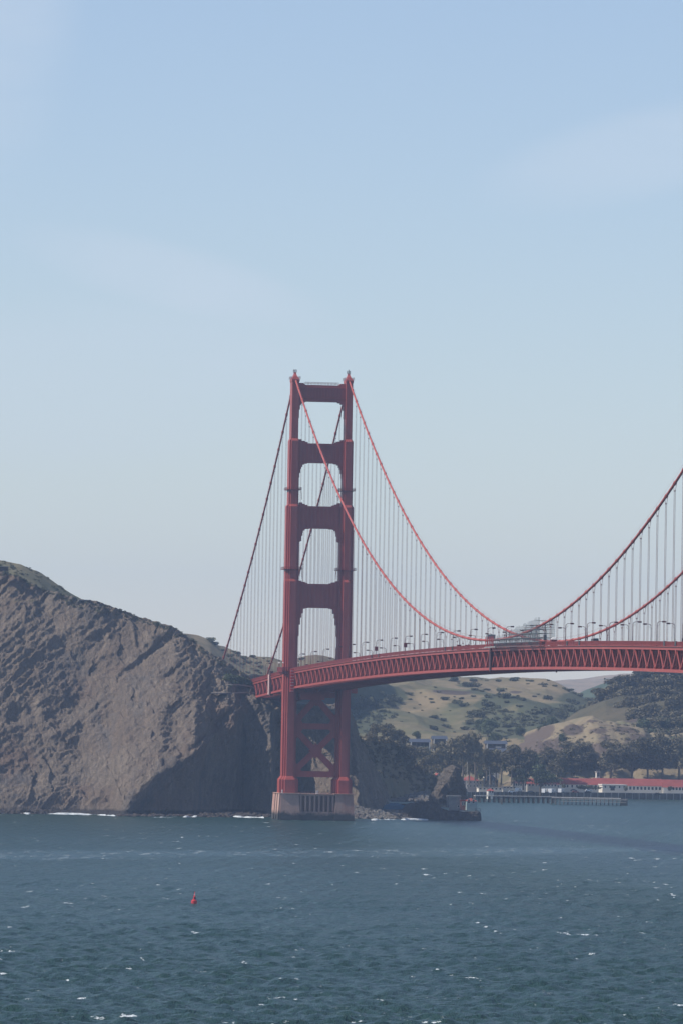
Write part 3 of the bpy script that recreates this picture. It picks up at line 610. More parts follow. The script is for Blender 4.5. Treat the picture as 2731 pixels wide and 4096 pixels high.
# suspenders
allsus = []
for cx in (-13.7, 13.7):
    for k in list(range(-20, 0))+list(range(1, 72)):
        y = -k*15.24; h = cz(y)-ztop(y)
        if h < 1.5 or 634 < -y < 646: continue
        px, py = pj((cx, y, cz(y)))
        allsus.append((px < 2760 and y < 200, h/np.linalg.norm(np.array((cx, y, 100.))-CAM), cx, y))
allsus.sort(key=lambda t: (not t[0], -t[1]))
def sus_mb(mb, cx, y):
    zt, zb = cz(y), ztop(y)-.2; zs = max(zt-2.6, zb+.3)
    for sx in (-1, 1):
        for dy in (-.16, .16):
            mb.beam((cx+sx*.2, y+dy, zb), (cx+sx*.2, y+dy, zs), .062, n=4); mb.beam((cx+sx*.2, y+dy, zs), (cx+sx*.58, y+dy, zt-.1), .07, n=4)
    mb.box(cx-.32, cx+.32, y-.25, y+.25, zs-.15, zs+.15)
rest = MB()
for i, (_, _, cx, y) in enumerate(allsus):
    if i < 100: mb = MB(); sus_mb(mb, cx, y); mb.build('suspender', 'rope', bridge)
    else: sus_mb(rest, cx, y)
tag(rest.build('suspender', 'rope', bridge), kind='stuff')

# deck: stiffening trusses
nodes = [343-7.62*i for i in range(0, 213)]; nodes = [y for y in [7.62*k for k in range(44, -169, -1)]]
for cx in (-13.7, 13.7):
    tc_ = MB(); bc = MB(); wb = MB(); sgn = -1 if cx < 0 else 1
    for a, b in zip(nodes[:-1], nodes[1:]):
        if cx < 0 and a <= 7.7 and b >= -7.7 and False: continue
        tc_.beam((cx, a, ztop(a)-.55), (cx, b, ztop(b)-.55), .9, 1.1); bc.beam((cx, a, ztop(a)-8.15), (cx, b, ztop(b)-8.15), .9, 1.05)
    for i, y in enumerate(nodes):
        if i+1 < len(nodes):
            k = round(y/7.62); y2 = nodes[i+1]
            a = (cx, y, ztop(y)-(1.1 if k % 2 else 7.7)); b = (cx, y2, ztop(y2)-(7.7 if k % 2 else 1.1)); wb.beam(a, b, .8, .26, up=(1, 0, 0))
        wb.beam((cx, y, ztop(y)-7.7), (cx, y, ztop(y)-1.1), .2, .2)
        if round(y/7.62) % 2: wb.box(cx-.4, cx+.4, y-.8, y+.8, ztop(y)-2.2, ztop(y)-1.05)
        else: wb.box(cx-.4, cx+.4, y-.7, y+.7, ztop(y)-7.7, ztop(y)-6.9)
    tr = tc_.build('stiffening_truss', 'steel', bridge); bc.build('bottom_chord', 'steel', tr); wb.build('truss_web', 'steel', tr)
    # sidewalk fascia and railing
    fa = MB(); rl = MB(); ox = cx+sgn*.5
    for a, b in zip(nodes[:-1], nodes[1:]): fa.beam((ox-sgn*.9, a, ztop(a)+.12), (ox-sgn*.9, b, ztop(b)+.12), 2.6, .22)
    fa.build('sidewalk', 'steel', tr)
    y = nodes[0]; xr = cx+sgn*.55
    while y > nodes[-1]:
        rl.box(xr-.05, xr+.05, y-.085, y+.085, ztop(y)+.55, ztop(y)+1.75); y -= .28
    for a, b in zip(nodes[:-1], nodes[1:]):
        rl.beam((xr, a, ztop(a)+1.78), (xr, b, ztop(b)+1.78), .18, .12); rl.beam((xr, a, ztop(a)+.52), (xr, b, ztop(b)+.52), .12, .12)
        for t in (0, .5): yy = a-(7.62*t); rl.box(xr-.1, xr+.1, yy-.14, yy+.14, ztop(yy)+.1, ztop(yy)+1.8)
    rl.build('railing', 'steel_rail', bridge)
    for y in (-300, -322, -520, -540, -818, -844, -1010, -1030): MB().box(xr-.25, xr+.25, y-1.2, y+1.2, ztop(y)+.25, ztop(y)+1.95).build('railing_gate', 'cardark', bridge)
rd = MB(); fb = MB(); lb = MB(); tv = MB()
for i, (a, b) in enumerate(zip(nodes[:-1], nodes[1:])):
    rd.beam((0, a, ztop(a)+.05), (0, b, ztop(b)+.05), 24.6, .3)
    za = ztop(a)
    if True:
        fb.box(-13.2, 13.2, a-.2, a+.2, za-2.5, za-.35); fb.box(-13.2, 13.2, a-.15, a+.15, za-8.3, za-7.9)
    for x0, x1 in ((-13.2, -6.6), (-6.6, 0), (0, 6.6), (6.6, 13.2)):
        u0, u1 = (za-8, za-2.4) if (x0 < -7 or x0 == 0) else (za-2.4, za-8); fb.beam((x0, a-.05, u0), (x1, a-.05, u1), .5, .3); fb.beam((x0, a+.3, u0+(u1-u0)*1.0), (x1, a+.3, u0), .34, .3)
    for x in (-9.9, -3.3, 3.3, 9.9): fb.box(x-.2, x+.2, a-.12, a+.12, za-8, za-2.4)
    if i % 2 == 0 and i+2 < len(nodes):
        b = nodes[i+2]; lb.beam((-13.2, a, za-8.2), (13.2, b, ztop(b)-8.2), .5, .3); lb.beam((13.2, a, za-8.2), (-13.2, b, ztop(b)-8.2), .5, .34)
    for x in (-9, -4.5, 0, 4.5, 9): fb.beam((x, a, za-.5), (x, nodes[i+1], ztop(nodes[i+1])-.5), .3, .7)
rd.build('roadway', 'asphalt', bridge); fb.build('floor_framing', 'steel', bridge); lb.build('lateral_bracing', 'steel', bridge)
MB().box(-9.6, 9.4, -3.2, 3.2, 61.8, 64.6).box(-9, 3.5, -7, -3.2, 60.8, 63.6).box(17.4, 20.5, -3, 4, 64.4, 67).build('wind_lock', 'steel', bridge)
# things fixed to the deck at the west leg
mb = MB(); zb = 75.2
mb.box(-18.6, -13.2, -9.4, 11.5, zb-.4, zb)
for y in np.arange(-9.4, 11.6, .5): mb.box(-18.65, -18.5, y-.14, y+.14, zb, zb+1.7)
for x in np.arange(-18.6, -13.1, .5): mb.box(x-.14, x+.14, -9.45, -9.3, zb, zb+1.7); mb.box(x-.14, x+.14, 11.4, 11.55, zb, zb+1.7)
mb.beam((-18.6, -9.4, zb+1.75), (-18.6, 11.5, zb+1.75), .2); mb.beam((-18.6, -9.4, zb+1.75), (-13.2, -9.4, zb+1.75), .2)
for y in (-8.6, -3, 3, 9): mb.beam((-18.2, y, zb-.4), (-15.5, y, zb-3.4), .3)
mb.build('walkway_balcony', 'steel_rail', bridge)
mb = MB(); x0, x1, yp = -16.3, -14.4, -23.5; mb.box(x0, x1, yp, yp+1.2, 64.4, 76.0); pan = mb.build('ladder_panel', 'steel_panel', bridge)
for z in np.arange(64.9, 75.4, 1.45): MB().box(x0+.12, x1-.12, yp-.06, yp, z-.09, z+.09).build('white_stripe', 'white', pan)
MB().box(-14.75, -14.2, 76.6, 80.4, 63.2, 73.6).build('expansion_post', 'pink', bridge)
MB().box(-14.6, -13.0, 71.6, 76.4, 62.6, 75.4).build('expansion_joint', 'lamp', bridge); MB().box(-14.5, -13.0, -641.5, -637.6, ztop(-640)-9.0, ztop(-640)+1.2).box(-14.8, -14.5, -642.5, -641.8, ztop(-640)-9.6, ztop(-640)+3.2).build('expansion_joint', 'lamp', bridge)
# navigation light under the deck and small cabins on the deck
MB().beam((-13.7, -792, ztop(-792)-8.6), (-13.7, -792, ztop(-792)-9.8), .5).build('navigation_light', 'lamp', bridge)

# ------------------------------------------------------------------ street lamps
def copy_tree(o, loc, rz=None, label=None, scale=None, group=None):
    r = o.copy(); col.objects.link(r); r.location = loc
    if rz is not None: r.rotation_euler = (0, 0, rz)
    if scale is not None: r.scale = scale
    if label: r['label'] = label
    if group: r['group'] = group
    for ch in o.children:
        c = ch.copy(); col.objects.link(c); c.parent = r
        for g in ch.children: d = g.copy(); col.objects.link(d); d.parent = c
    return r
def make_lamp(h, sign=None):
    r = empty('street_lamp', (0, 0, 0), cat='street lamp')
    m = MB(); m.beam((0, 0, 0), (0, 0, h-1.2), .30, n=8, w2=.24); m.beam((0, 0, 0), (0, 0, .9), .5, n=8); m.build('pole', 'lamp', r, True)
    P = [(0, 0, h-1.3)]+[(1.1-1.1*math.cos(t), 0, h-1.2+1.0*math.sin(t)) for t in np.linspace(0, math.pi/2, 7)]+[(1.9, 0, h-.22)]
    V, F = tubepath(P, .11, 6); np_mesh('arm', V, F, 'lamp', r)
    m = MB(); m.plan([(h-.5, [(1.75, -.2), (3.0, -.22), (3.0, .22), (1.75, .2)]), (h-.1, [(1.6, -.28), (3.1, -.3), (3.1, .3), (1.6, .28)]), (h+.06, [(1.8, -.15), (2.9, -.15), (2.9, .15), (1.8, .15)])]); m.build('lamp_head', 'lamp', r)
    m = MB(); m.beam((.05, 0, h-1.9), (.9, 0, h-1.0), .08); m.build('brace', 'lamp', r)
    if sign:
        z, sx, mat = sign; MB().box(-sx, sx, -.35, -.15, z, z+2.0).build('sign_box', mat, r)
    return r
HL = 8.6; ordn = ['first', 'second', 'third', 'fourth', 'fifth', 'sixth', 'seventh', 'eighth', 'ninth', 'tenth', 'eleventh', 'twelfth', 'thirteenth', 'fourteenth', 'fifteenth', 'sixteenth', 'seventeenth', 'eighteenth', 'nineteenth', 'twentieth', 'twenty first', 'twenty second', 'twenty third', 'twenty fourth']
lampA = make_lamp(HL); lampS = make_lamp(HL, (3.4, .75, 'steel_rail')); lampG = make_lamp(HL, (2.4, .6, 'galv')); used = set()
signed = {5: lampS, 10: lampS, 12: lampG}
gw = 'lamps along the near railing'; ge = 'lamps along the far railing'
def put(src, x, y, rz, lab, grp):
    o = src if src.name not in used else None
    if o is None: o = copy_tree(src, (x, y, ztop(y)+.2), rz, lab, None, grp)
    else: used.add(src.name); o.location = (x, y, ztop(y)+.2); o.rotation_euler = (0, 0, rz); o['label'] = lab; o['group'] = grp
W_y = [-256-45.72*k for k in range(-5, 18)]; E_y = [-65.7-45.72*k for k in range(-5, 22)]
for src in (lampA, lampS, lampG): pass
kk = 0
for y in [155.5, 109.] + [y for y in W_y if y < -20]:
    if y > 0: lab = 'curved lamp on the near railing left of the tower, '+('closer to the tower leg' if y < 120 else 'closer to the cliff')
    else: lab = 'near railing lamp, %s to the right of the tower' % ordn[kk]; kk += 1
    src = {5: lampA, 9: lampS, 14: lampS, 17: lampG}.get(kk if y < 0 else -1, lampA) if y < 0 else lampA
    if y < 0 and abs(y+302) < 5: src = lampS
    put(src, -12.6, y, 0, lab+(', with sign box' if src is not lampA else ''), gw)
kk = 0
for y in [163., 117.3, 71.6, 25.9][::-1]:
    put(lampA, 12.6, y, math.pi, 'curved lamp on the far railing behind the tower, %s counting away from the tower' % ordn[kk], ge); kk += 1
kk = 0
for y in [y for y in E_y if y < -20]:
    put(lampA, 12.6, y, math.pi, 'far railing lamp, %s to the right of the tower' % ordn[kk], ge); kk += 1
for src in (lampA, lampS, lampG):
    if src.name not in used:
        for c in list(src.children): bpy.data.objects.remove(c)
        bpy.data.objects.remove(src)
wl_ = empty('street_lamp', (-17.8, -7, 75.2), cat='street lamp')
# white globe walkway lights on the balcony
bpy.data.objects.remove(wl_)
def globe_lamp(x, y, lab, h=3.8):
    r = empty('globe_lamp', (x, y, 75.2), label=lab, cat='lamp', group='globe lamps around the tower leg')
    MB().beam((0, 0, 0), (0, 0, h), .16, n=8).build('pole', 'lamp', r)
    t = np.linspace(0, math.pi, 7); V = [(.36*math.sin(a)*math.cos(b), .36*math.sin(a)*math.sin(b), h+.25+.36*math.cos(a)) for a in t for b in np.linspace(0, 2*math.pi, 10, endpoint=False)]
    np_mesh('globe', V, grid_faces(7, 10, True), 'white', r)
for x, y, l in ((-18.2, 9.0, 'small white globe lamp at the left corner of the balcony'), (-18.2, 4.5, 'small white globe lamp second from the left on the balcony'), (-18.2, -8.6, 'small white globe lamp in front of the near tower leg'), (-10.6, -10.2, 'small white globe lamp right of the near tower leg')): globe_lamp(x, y, l)

# ------------------------------------------------------------------ scaffolding round the cable at midspan
sc = empty('scaffolding', (-13.7, -640, ztop(-640)), label='grey tube scaffolding around the near cable at its lowest point', cat='scaffolding')
f = MB(); pl = MB(); y = -642.; rs = random.Random(4)
ya = []
while y > -772: ya.append(y); y -= 2.6
for i, y in enumerate(ya):
    zb = ztop(y)-ztop(-640); zt = max(cz(y)-ztop(-640)+(.2 if y > -690 else 1.3), zb+2.2)+(rs.random()*.8)
    if y < -745: zt = max(zt, zb+6.5)
    for x in (-3.0, 3.0): f.beam((x, y+640, zb+.2), (x, y+640, zt+rs.random()*.5), .13, n=4)
    if i+1 < len(ya):
        z = zb+.3; 
        while z < zt:
            for x in (-3.0, 3.0): f.beam((x, y+640, z), (x, y+640-2.6, z), .11, n=4)
            f.beam((-3.0, y+640, z), (3.0, y+640, z), .08, n=4); z += 1.6
        if i % 2: f.beam((-3.0, y+640, zb+.3), (-3.0, y+640-2.6, zt), .07, n=4)
        z = zb+.8
        while z < zt-1:
            if rs.random() < .45: pl.box(-2.9, -1.5, y+640-2.6, y+640, z, z+.09); pl.box(1.5, 2.9, y+640-2.6, y+640, z, z+.09)
            z += 2.2
f.build('tube_frame', 'galv', sc); pl.build('plank_deck', 'timber', sc)
mb = MB()
for i in range(5): mb.box(-3.3, -3.15, -3.2-i*4.6, -2.6-i*4.6, .4, 4.6)
mb.build('red_post', 'steel_panel', sc); MB().box(-3.45, -3.2, -28, -1.5, .2, .65).build('edge_board', 'conc2', sc)
mb = MB(); mb.box(-3.3, 2, -129, -30, -.6, -.45)
cab = empty('work_cabin', (-12.4, -628, ztop(-628)+3.6), label='small grey work cabin hanging on the cable beside the scaffolding', cat='cabin')
MB().box(-1.6, 1.6, -1.6, 1.6, 0, 2.2).build('cabin_box', 'galv', cab); MB().beam((0, 0, 0), (0, 0, -3.6), .25).build('post', 'galv', cab)
for y, lab in ((-776., 'red booth with white dome roof at the right end of the scaffolding'),):
    b = empty('booth', (-12.2, y, ztop(y)+.2), label=lab, cat='booth'); MB().box(-1.1, 1.1, -1.2, 1.2, 0, 2.5).build('booth_wall', 'steel_rail', b)
    MB().plan([(2.5, [(-1.1, -1.2), (1.1, -1.2), (1.1, 1.2), (-1.1, 1.2)]), (2.9, [(-.9, -1), (.9, -1), (.9, 1), (-.9, 1)]), (3.25, [(-.4, -.5), (.4, -.5), (.4, .5), (-.4, .5)])]).build('roof', 'white', b)
for k, y in enumerate((-545., -567., -592.)):
    b = empty('equipment_box', (-12.4, y, ztop(y)+.2), label='dark red equipment box behind the near railing, %s left of the scaffolding' % ('farthest', 'middle one', 'nearest')[k], cat='box', group='equipment boxes behind the railing')
    MB().box(-.8, .8, -1, 1, 0, 2.2-.3*k).box(-.95, .95, -1.15, 1.15, 2.2-.3*k, 2.35-.3*k).build('box_body', 'steel_rail', b); MB().box(-.83, -.8, -.5, .5, .3, 1.7-.3*k).build('hatch', 'lamp', b)

# ------------------------------------------------------------------ vehicles
def wheels(r, pts, rad):
    for x, y in pts:
        m = MB(); m.beam((x-.14, y, rad), (x+.14, y, rad), rad*2, n=14); m.build('wheel', 'black', r)
def make_bus(loc, rz):
    r = empty('bus', loc, rz, label='dark bus with white roof crossing the bridge near the right edge', cat='bus')
    MB().plan([(.35, [(-1.25, -6), (1.25, -6), (1.25, 6), (-1.25, 6)]), (2.6, [(-1.25, -6), (1.25, -6), (1.25, 6), (-1.25, 6)]), (2.9, [(-1.15, -5.85), (1.15, -5.85), (1.15, 5.85), (-1.15, 5.85)])]).build('body', 'cargrey', r)
    MB().box(-1.1, 1.1, -5.7, 5.7, 2.9, 3.15).box(-.7, .7, -4.5, -2, 3.15, 3.5).build('roof', 'carwhite', r)
    for k in range(6): MB().box(-1.28, -1.25, -5.4+k*1.85, -3.75+k*1.85, 1.4, 2.5).box(1.25, 1.28, -5.4+k*1.85, -3.75+k*1.85, 1.4, 2.5).build('window', 'glass', r)
    MB().box(-1.1, 1.1, -6.03, -6, 1.1, 2.6).build('windscreen', 'glass', r); wheels(r, [(-1.1, -4), (1.1, -4), (-1.1, 3.6), (1.1, 3.6)], .5)
make_bus((-8.5, -1023, ztop(-1023)+.25), 0)
def make_van(loc, lab):
    r = empty('van', loc, label=lab, cat='van')
    MB().poly([(-1, .35), (1, .35), (1.02, 1.5), (.9, 2.35), (-.9, 2.35), (-1.02, 1.5)], -2.6, 2.6).build('body', 'cardark', r)
    MB().box(-.85, .85, -2.3, 2.4, 2.35, 2.5).build('roof', 'carwhite', r); MB().box(-.85, .85, -2.63, -2.6, 1.3, 2.15).build('windscreen', 'glass', r)
    wheels(r, [(-.85, -1.7), (.85, -1.7), (-.85, 1.6), (.85, 1.6)], .36)
make_van((-10.2, -853, ztop(-853)+.45), 'dark van with pale roof on the deck where the far cable meets the railing')

# ================================================================== HEADLAND DETAILS
def strip(name, pts, P, wid, mat, lab=None):
    q = [drop(P, x, y) for x, y in pts]; q = np.array(q); n = 40; t = np.linspace(0, len(q)-1, n); C_ = np.stack([np.interp(t, np.arange(len(q)), q[:, k]) for k in range(3)], -1)
    V = np.concatenate([C_+[0, -wid, .6], C_+[0, -wid, 1.2], C_+[0, wid, 1.3], C_+[0, -wid-.3, -1.8]]); F = np.concatenate([grid_faces(3, n), grid_faces(1, n)]) if False else grid_faces(3, n)
    return tag(np_mesh(name, V[:3*n], F, mat, None, False), kind='structure')
strip('road', [(845, 2778), (900, 2777), (960, 2776), (1020, 2776), (1066, 2779)], CP, 2.2, 'gravel')
strip('road', [(905, 2748), (950, 2746), (990, 2750), (1018, 2756)], CP, 2.0, 'gravel')
# signboard-like gun platform on the crest and overlook
mb = MB(); p = onY(338, 2402, 168); lk = empty('lookout_platform', p-np.array([0, 0, 1.]), label='small dark flat platform on the crest of the left cliff', cat='platform')
MB().box(-3.2, 3.2, -2, 2, .9, 1.35).build('slab', 'conc2', lk)
for x in (-2.8, 0, 2.8): MB().beam((x, -1.5, -2), (x, -1.5, .9), .35).build('support', 'darkwood', lk)
p = onY(14, 2268, 176); bk = empty('bunker', p-np.array([0, 0, 1.]), label='dark low bunker on the cliff top at the left edge', cat='bunker')
MB().box(-2.6, 2.4, -2, 2, -1, 1.0).build('wall', 'darkwood', bk); MB().box(-3, 2.8, -2.3, 2.3, 1., 1.3).build('roof', 'conc2', bk)

# ------------------------------------------------------------------ plants
def leaves(n, spread, size, clumps, g, flat=.8):
    C_ = []; 
    for (c, r) in clumps:
        k = max(8, int(n*r[0]*r[1]*r[2]/sum(q[0]*q[1]*q[2] for _, q in clumps)))
        d = g.normal(size=(k, 3)); d /= np.linalg.norm(d, axis=1)[:, None]; rad = (.55+.5*g.random(k))[:, None]
        C_.append(np.array(c)+d*rad*np.array(r))
    C_ = np.concatenate(C_); k = len(C_); a = g.normal(size=(k, 3)); a /= np.linalg.norm(a, axis=1)[:, None]; b = np.cross(a, g.normal(size=(k, 3))); b /= np.linalg.norm(b, axis=1)[:, None]
    s = (size*(.6+.8*g.random(k)))[:, None]; V = np.stack([C_-a*s, C_+b*s*.55, C_+a*s, C_-b*s*.55], 1).reshape(-1, 3); return V, np.arange(4*k).reshape(-1, 4)
def make_tree(seed, h, w_, kind='gum', mat='leaf'):
    g = np.random.default_rng(seed); r = empty('eucalyptus_tree' if kind == 'gum' else ('cypress_tree' if kind == 'pine' else 'round_tree'), (0, 0, 0), cat='tree')
    tr = MB(); th = h*(.34 if kind != 'pine' else .3); lean = g.normal(0, .03)*h
    tr.beam((0, 0, -3), (lean*.5, 0, th), w_*.07+.25, n=7, w2=w_*.05+.15); tr.beam((lean*.5, 0, th), (lean, 0, h*.8), w_*.05+.15, n=6, w2=.15)
    cl_ = []; nc = 15 if kind == 'gum' else 12
    for i in range(nc):
        t = g.random(); 
        if kind == 'gum': z = h*(.32+.62*t); rr = w_*.5*(.75 if t < .3 else 1.)*(1-.55*max(0, t-.5)*2)*g.random()**.5; s = w_*(.13+.12*g.random()); sz = (s, s, s*.8)
        elif kind == 'pine': z = h*(.35+.6*t); rr = w_*.5*(1-.5*t)*g.random()**.5; s = w_*(.13+.1*g.random()); sz = (s*1.3, s*1.3, s*.5)
        else: z = h*(.3+.6*t); rr = w_*.42*math.sin(math.pi*(.15+.75*t))*g.random()**.5; s = w_*(.17+.1*g.random()); sz = (s, s, s*.85)
        a = g.random()*6.28; c = (lean*t+rr*math.cos(a), rr*math.sin(a), z); cl_.append((c, sz))
        tr.beam((lean*.5, 0, th*(.8+.4*g.random())), (c[0], c[1], c[2]), .35, n=5, w2=.12)
    cl_.append(((lean, 0, h*.9), (w_*.16, w_*.16, h*.09))); cl_.append(((0, 0, h*.6), (w_*.3, w_*.3, h*.2)))
    tr.build('trunk', 'bark', r); V, F = leaves(2600, 0, .62, cl_, g); np_mesh('crown', V, F, mat, r, False); return r
def make_shrub(seed, mat='shrub'):
    g = np.random.default_rng(seed); cl_ = [((g.normal(0, .5), g.normal(0, .4), .35+.25*g.random()), (.45+.25*g.random(), .4, .34)) for _ in range(5)]
    V, F = leaves(420, 0, .16, cl_, g); o = np_mesh('shrub', V, F, mat, None, False); tag(o, cat='shrub'); return o
HID = []
def base_tree(*a, **k):
    r = make_tree(*a, **k); HID.append(r); return r
GUM = [base_tree(100+i, 22, 15) for i in range(4)]; PINE = [base_tree(200+i, 20, 15, 'pine', 'leaf_green') for i in range(2)]; RND = [base_tree(300+i, 14, 15, 'round', 'leaf_green') for i in range(3)]
SHR = [make_shrub(400+i) for i in range(5)]; usedp = set(); rs = random.Random(11)
def plant(protos, pos, scale, lab, grp, idx=None):
    src = protos[idx if idx is not None else rs.randrange(len(protos))]; rz = rs.random()*6.28
    if src.name in usedp: o = copy_tree(src, pos, rz, lab, scale, grp)
    else: usedp.add(src.name); o = src; o.location = pos; o.rotation_euler = (0, 0, rz); o.scale = scale; o['label'] = lab; o['group'] = grp
    return o
def tree_at(protos, px, pyb, pyt, wpx, Y, lab, grp, H0, W0=15.):
    """foot at pixel (px,pyb) at depth Y, top at pyt, crown wpx wide"""
    b = onY(px, pyb, Y); m_ = mpp(Y); h = (pyb-pyt)*m_; w_ = wpx*m_
    return plant(protos, b, (w_/W0, w_/W0, h/H0), lab, grp)
G1 = 'gum trees between the shore and the grassy hill'
r6 = lambda x, y: (1380+x*.4337, 2680+y*.4337); r7 = lambda x, y: (2031+x*.4464, 2680+y*.4464)
TL = [  # proto, px, foot py, top py, width px, Y, label
 (GUM, 1488, 3010, 2893, 66, 700, 'bushy gum tree just right of the right tower leg'),
 (GUM, 1560, 3030, 2893, 92, 720, 'tall rounded gum tree left of the two blue-roofed lodges'),
 (GUM, 1600, 3050, 2925, 70, 740, 'gum tree leaning against the left side of the lodges'),
 (RND, 1667, 2962, 2928, 38, 960, 'small round tree above the left lodge'),
 (GUM, 1640, 3085, 2985, 80, 760, 'dark gum tree below the left lodge'),
 (GUM, 1690, 3120, 2990, 84, 780, 'dark gum tree left behind the pointed sea rock'),
 (GUM, 1745, 3130, 2975, 90, 830, 'tall gum tree right below the second lodge'),
 (GUM, 1800, 3110, 2950, 100, 850, 'tall gum tree directly behind the tip of the sea rock'),
 (GUM, 1850, 3105, 2945, 100, 860, 'tall gum tree right behind the sea rock'),
 (GUM, 1900, 3100, 2935, 90, 870, 'tall gum tree left of the right-hand lodges'),
 (GUM, 1945, 3110, 3000, 66, 880, 'gum tree in front of the right-hand lodges'),
 (RND, 1950, 2945, 2880, 88, 1250, 'large dark round tree in the gully of the grassy hill'),
 (RND, 1915, 2930, 2882, 60, 1290, 'dark round tree left of the gully tree on the hill'),
 (RND, 1975, 2990, 2935, 60, 1150, 'dark tree above the right-hand lodges'),
 (GUM, 2045, 3125, 2985, 92, 890, 'broad gum tree left of the tall shore cypress'),
 (GUM, 2100, 3120, 2995, 90, 900, 'broad gum tree behind the tall shore cypress'),
 (PINE, 2160, 3180, 3060, 120, 880, 'spreading dark cypress standing by the waterfront road'),
 (PINE, 2092, 3150, 3075, 80, 885, 'smaller dark cypress left of the waterfront cypress'),
 (GUM, 2260, 3105, 2970, 110, 1000, 'wide gum tree behind the red roof, left one of the pair'),
 (GUM, 2320, 3100, 2968, 100, 1000, 'wide gum tree behind the red roof, right one of the pair'),
 (RND, 2228, 3120, 3040, 70, 990, 'low dark tree at the left end of the long red roof'),
 (GUM, 2440, 3118, 2975, 120, 985, 'wide spreading gum tree behind the white cupola'),
 (GUM, 2525, 3118, 2965, 110, 985, 'tall gum tree with bare forked trunk behind the barracks'),
 (GUM, 2590, 3120, 2950, 110, 985, 'gum tree second from the right above the white barracks'),
 (GUM, 2650, 3120, 2940, 110, 985, 'tall dark gum tree above the right part of the barracks'),
 (GUM, 2715, 3122, 2945, 110, 985, 'gum tree at the right edge behind the barracks'),
 (RND, 2480, 2995, 2950, 56, 1090, 'round dark bush tree on the slope of the dry knoll'),
 (RND, 2210, 2925, 2870, 50, 1180, 'dark round tree at the upper left of the dry knoll'),
 (RND, 2185, 2940, 2890, 60, 1170, 'dark round tree left beside the reddish cut'),
 (RND, 2078, 2945, 2905, 50, 1240, 'dark round bush tree on the lower grassy hill at centre right'),
 (RND, 2245, 2975, 2938, 44, 1060, 'dark tree growing on the reddish cut')]
HT = {id(GUM): 22, id(PINE): 20, id(RND): 14}
for P_, px, b, t, w_, Y, lab in TL: tree_at(P_, px, b, t, w_*1.05, Y, lab, G1, HT[id(P_)])
for i in range(24):
    px = 1590+i*(2240-1590)/23+rs.uniform(-14, 14); tp = 3020+rs.uniform(-40, 45); tree_at(GUM if i % 4 else RND, px, 3125, tp, rs.uniform(70, 100), 905+rs.uniform(-10, 50), 'gum tree in the continuous dark belt behind the waterfront houses', 'gum trees of the belt behind the waterfront', 22 if i % 4 else 14)
for i in range(16):
    px = 2290+i*32+rs.uniform(-8, 8); tree_at(GUM, px, 3112, 3005+rs.uniform(-40, 30), rs.uniform(70, 110), 1000+rs.uniform(0, 30), 'gum tree in the second row behind the red roofs', 'gum trees behind the red roofs', 22)
# wood on the right-hand hill
tops = lambda p: np.interp(p, [2385, 2400, 2440, 2480, 2520, 2600, 2731, 2900], [2800, 2770, 2728, 2712, 2692, 2660, 2620, 2590])
pl_ = []
for row in range(8):
    for px in range(2400+row*2, 2800, 44):
        x = px+rs.uniform(-14, 14); tp = tops(x)+row*52+rs.uniform(-12, 12)
        if tp > 2990 or (x < 2590 and tp > 2795 + (x-2400)*.3): continue
        pl_.append((x, tp, 1330-row*45))
for i, (x, tp, Y) in enumerate(pl_):
    plant(GUM, onY(x, tp+150, Y), (s_ := 1.45+rs.uniform(-.2, .3), s_, 150*mpp(Y)/22*1.0), 'dark gum tree in the dense wood on the hill at the right edge', 'gum trees of the dense hill wood')
for i in range(22):
    x = 2575+(i % 8)*26+rs.uniform(-8, 8); tp = 2880+(i//8)*40+rs.uniform(-14, 14); plant(GUM if i % 3 else RND, onY(x, tp+110, 1100-(i//8)*25), (1.35, 1.35, 110*mpp(1090)/(22 if i % 3 else 14)), 'dark gum tree on the lower edge of the hill wood', 'gum trees at the foot of the hill wood')
# shrubs of the grassy hill
spots = []
z6 = lambda L_: [(1380+x*.4337, 2680+y*.4337, w_*.4337) for x, y, w_ in L_]; z7 = lambda L_: [(2031+x*.4464, 2680+y*.4464, w_*.4464) for x, y, w_ in L_]
spots += z6([(1005, 95, 110), (980, 100, 50), (1150, 145, 120), (1200, 180, 90), (1250, 190, 60), (830, 158, 40), (785, 262, 60), (930, 270, 90), (1080, 265, 60), (800, 298, 50), (850, 350, 24), (712, 368, 22), (585, 395, 20), (476, 415, 22), (270, 432, 36), (815, 435, 110), (900, 470, 80), (785, 515, 56), (930, 520, 90), (820, 542, 90), (905, 570, 44), (1000, 565, 30), (1030, 310, 90), (1100, 335, 90), (1300, 340, 120), (1340, 320, 60), (1420, 190, 110), (1480, 170, 40), (1310, 178, 60), (1250, 78, 24), (1180, 90, 80), (1415, 100, 60), (1540, 88, 90), (1445, 250, 120), (1480, 450, 90), (1150, 490, 80), (1110, 545, 90), (1500, 510, 110), (1550, 520, 60), (1400, 560, 60), (600, 265, 60), (580, 220, 90), (340, 215, 90), (380, 290, 140), (480, 290, 120), (280, 330, 120), (200, 300, 140), (150, 260, 120), (350, 375, 80), (120, 480, 80), (130, 440, 60), (90, 530, 100), (1180, 400, 120), (1240, 430, 120), (1220, 380, 80), (1270, 470, 90), (1400, 350, 80), (1380, 240, 60), (1330, 470, 60), (1350, 520, 90), (1290, 290, 60), (1320, 255, 80), (1470, 385, 70), (160, 320, 100), (240, 260, 90), (430, 330, 90), (1050, 110, 40), (1300, 50, 30), (870, 200, 40), (700, 210, 20), (740, 245, 20), (1010, 245, 30), (1180, 240, 50), (520, 470, 16), (640, 350, 18), (690, 320, 14), (960, 370, 30), (880, 410, 20), (1500, 290, 70)])
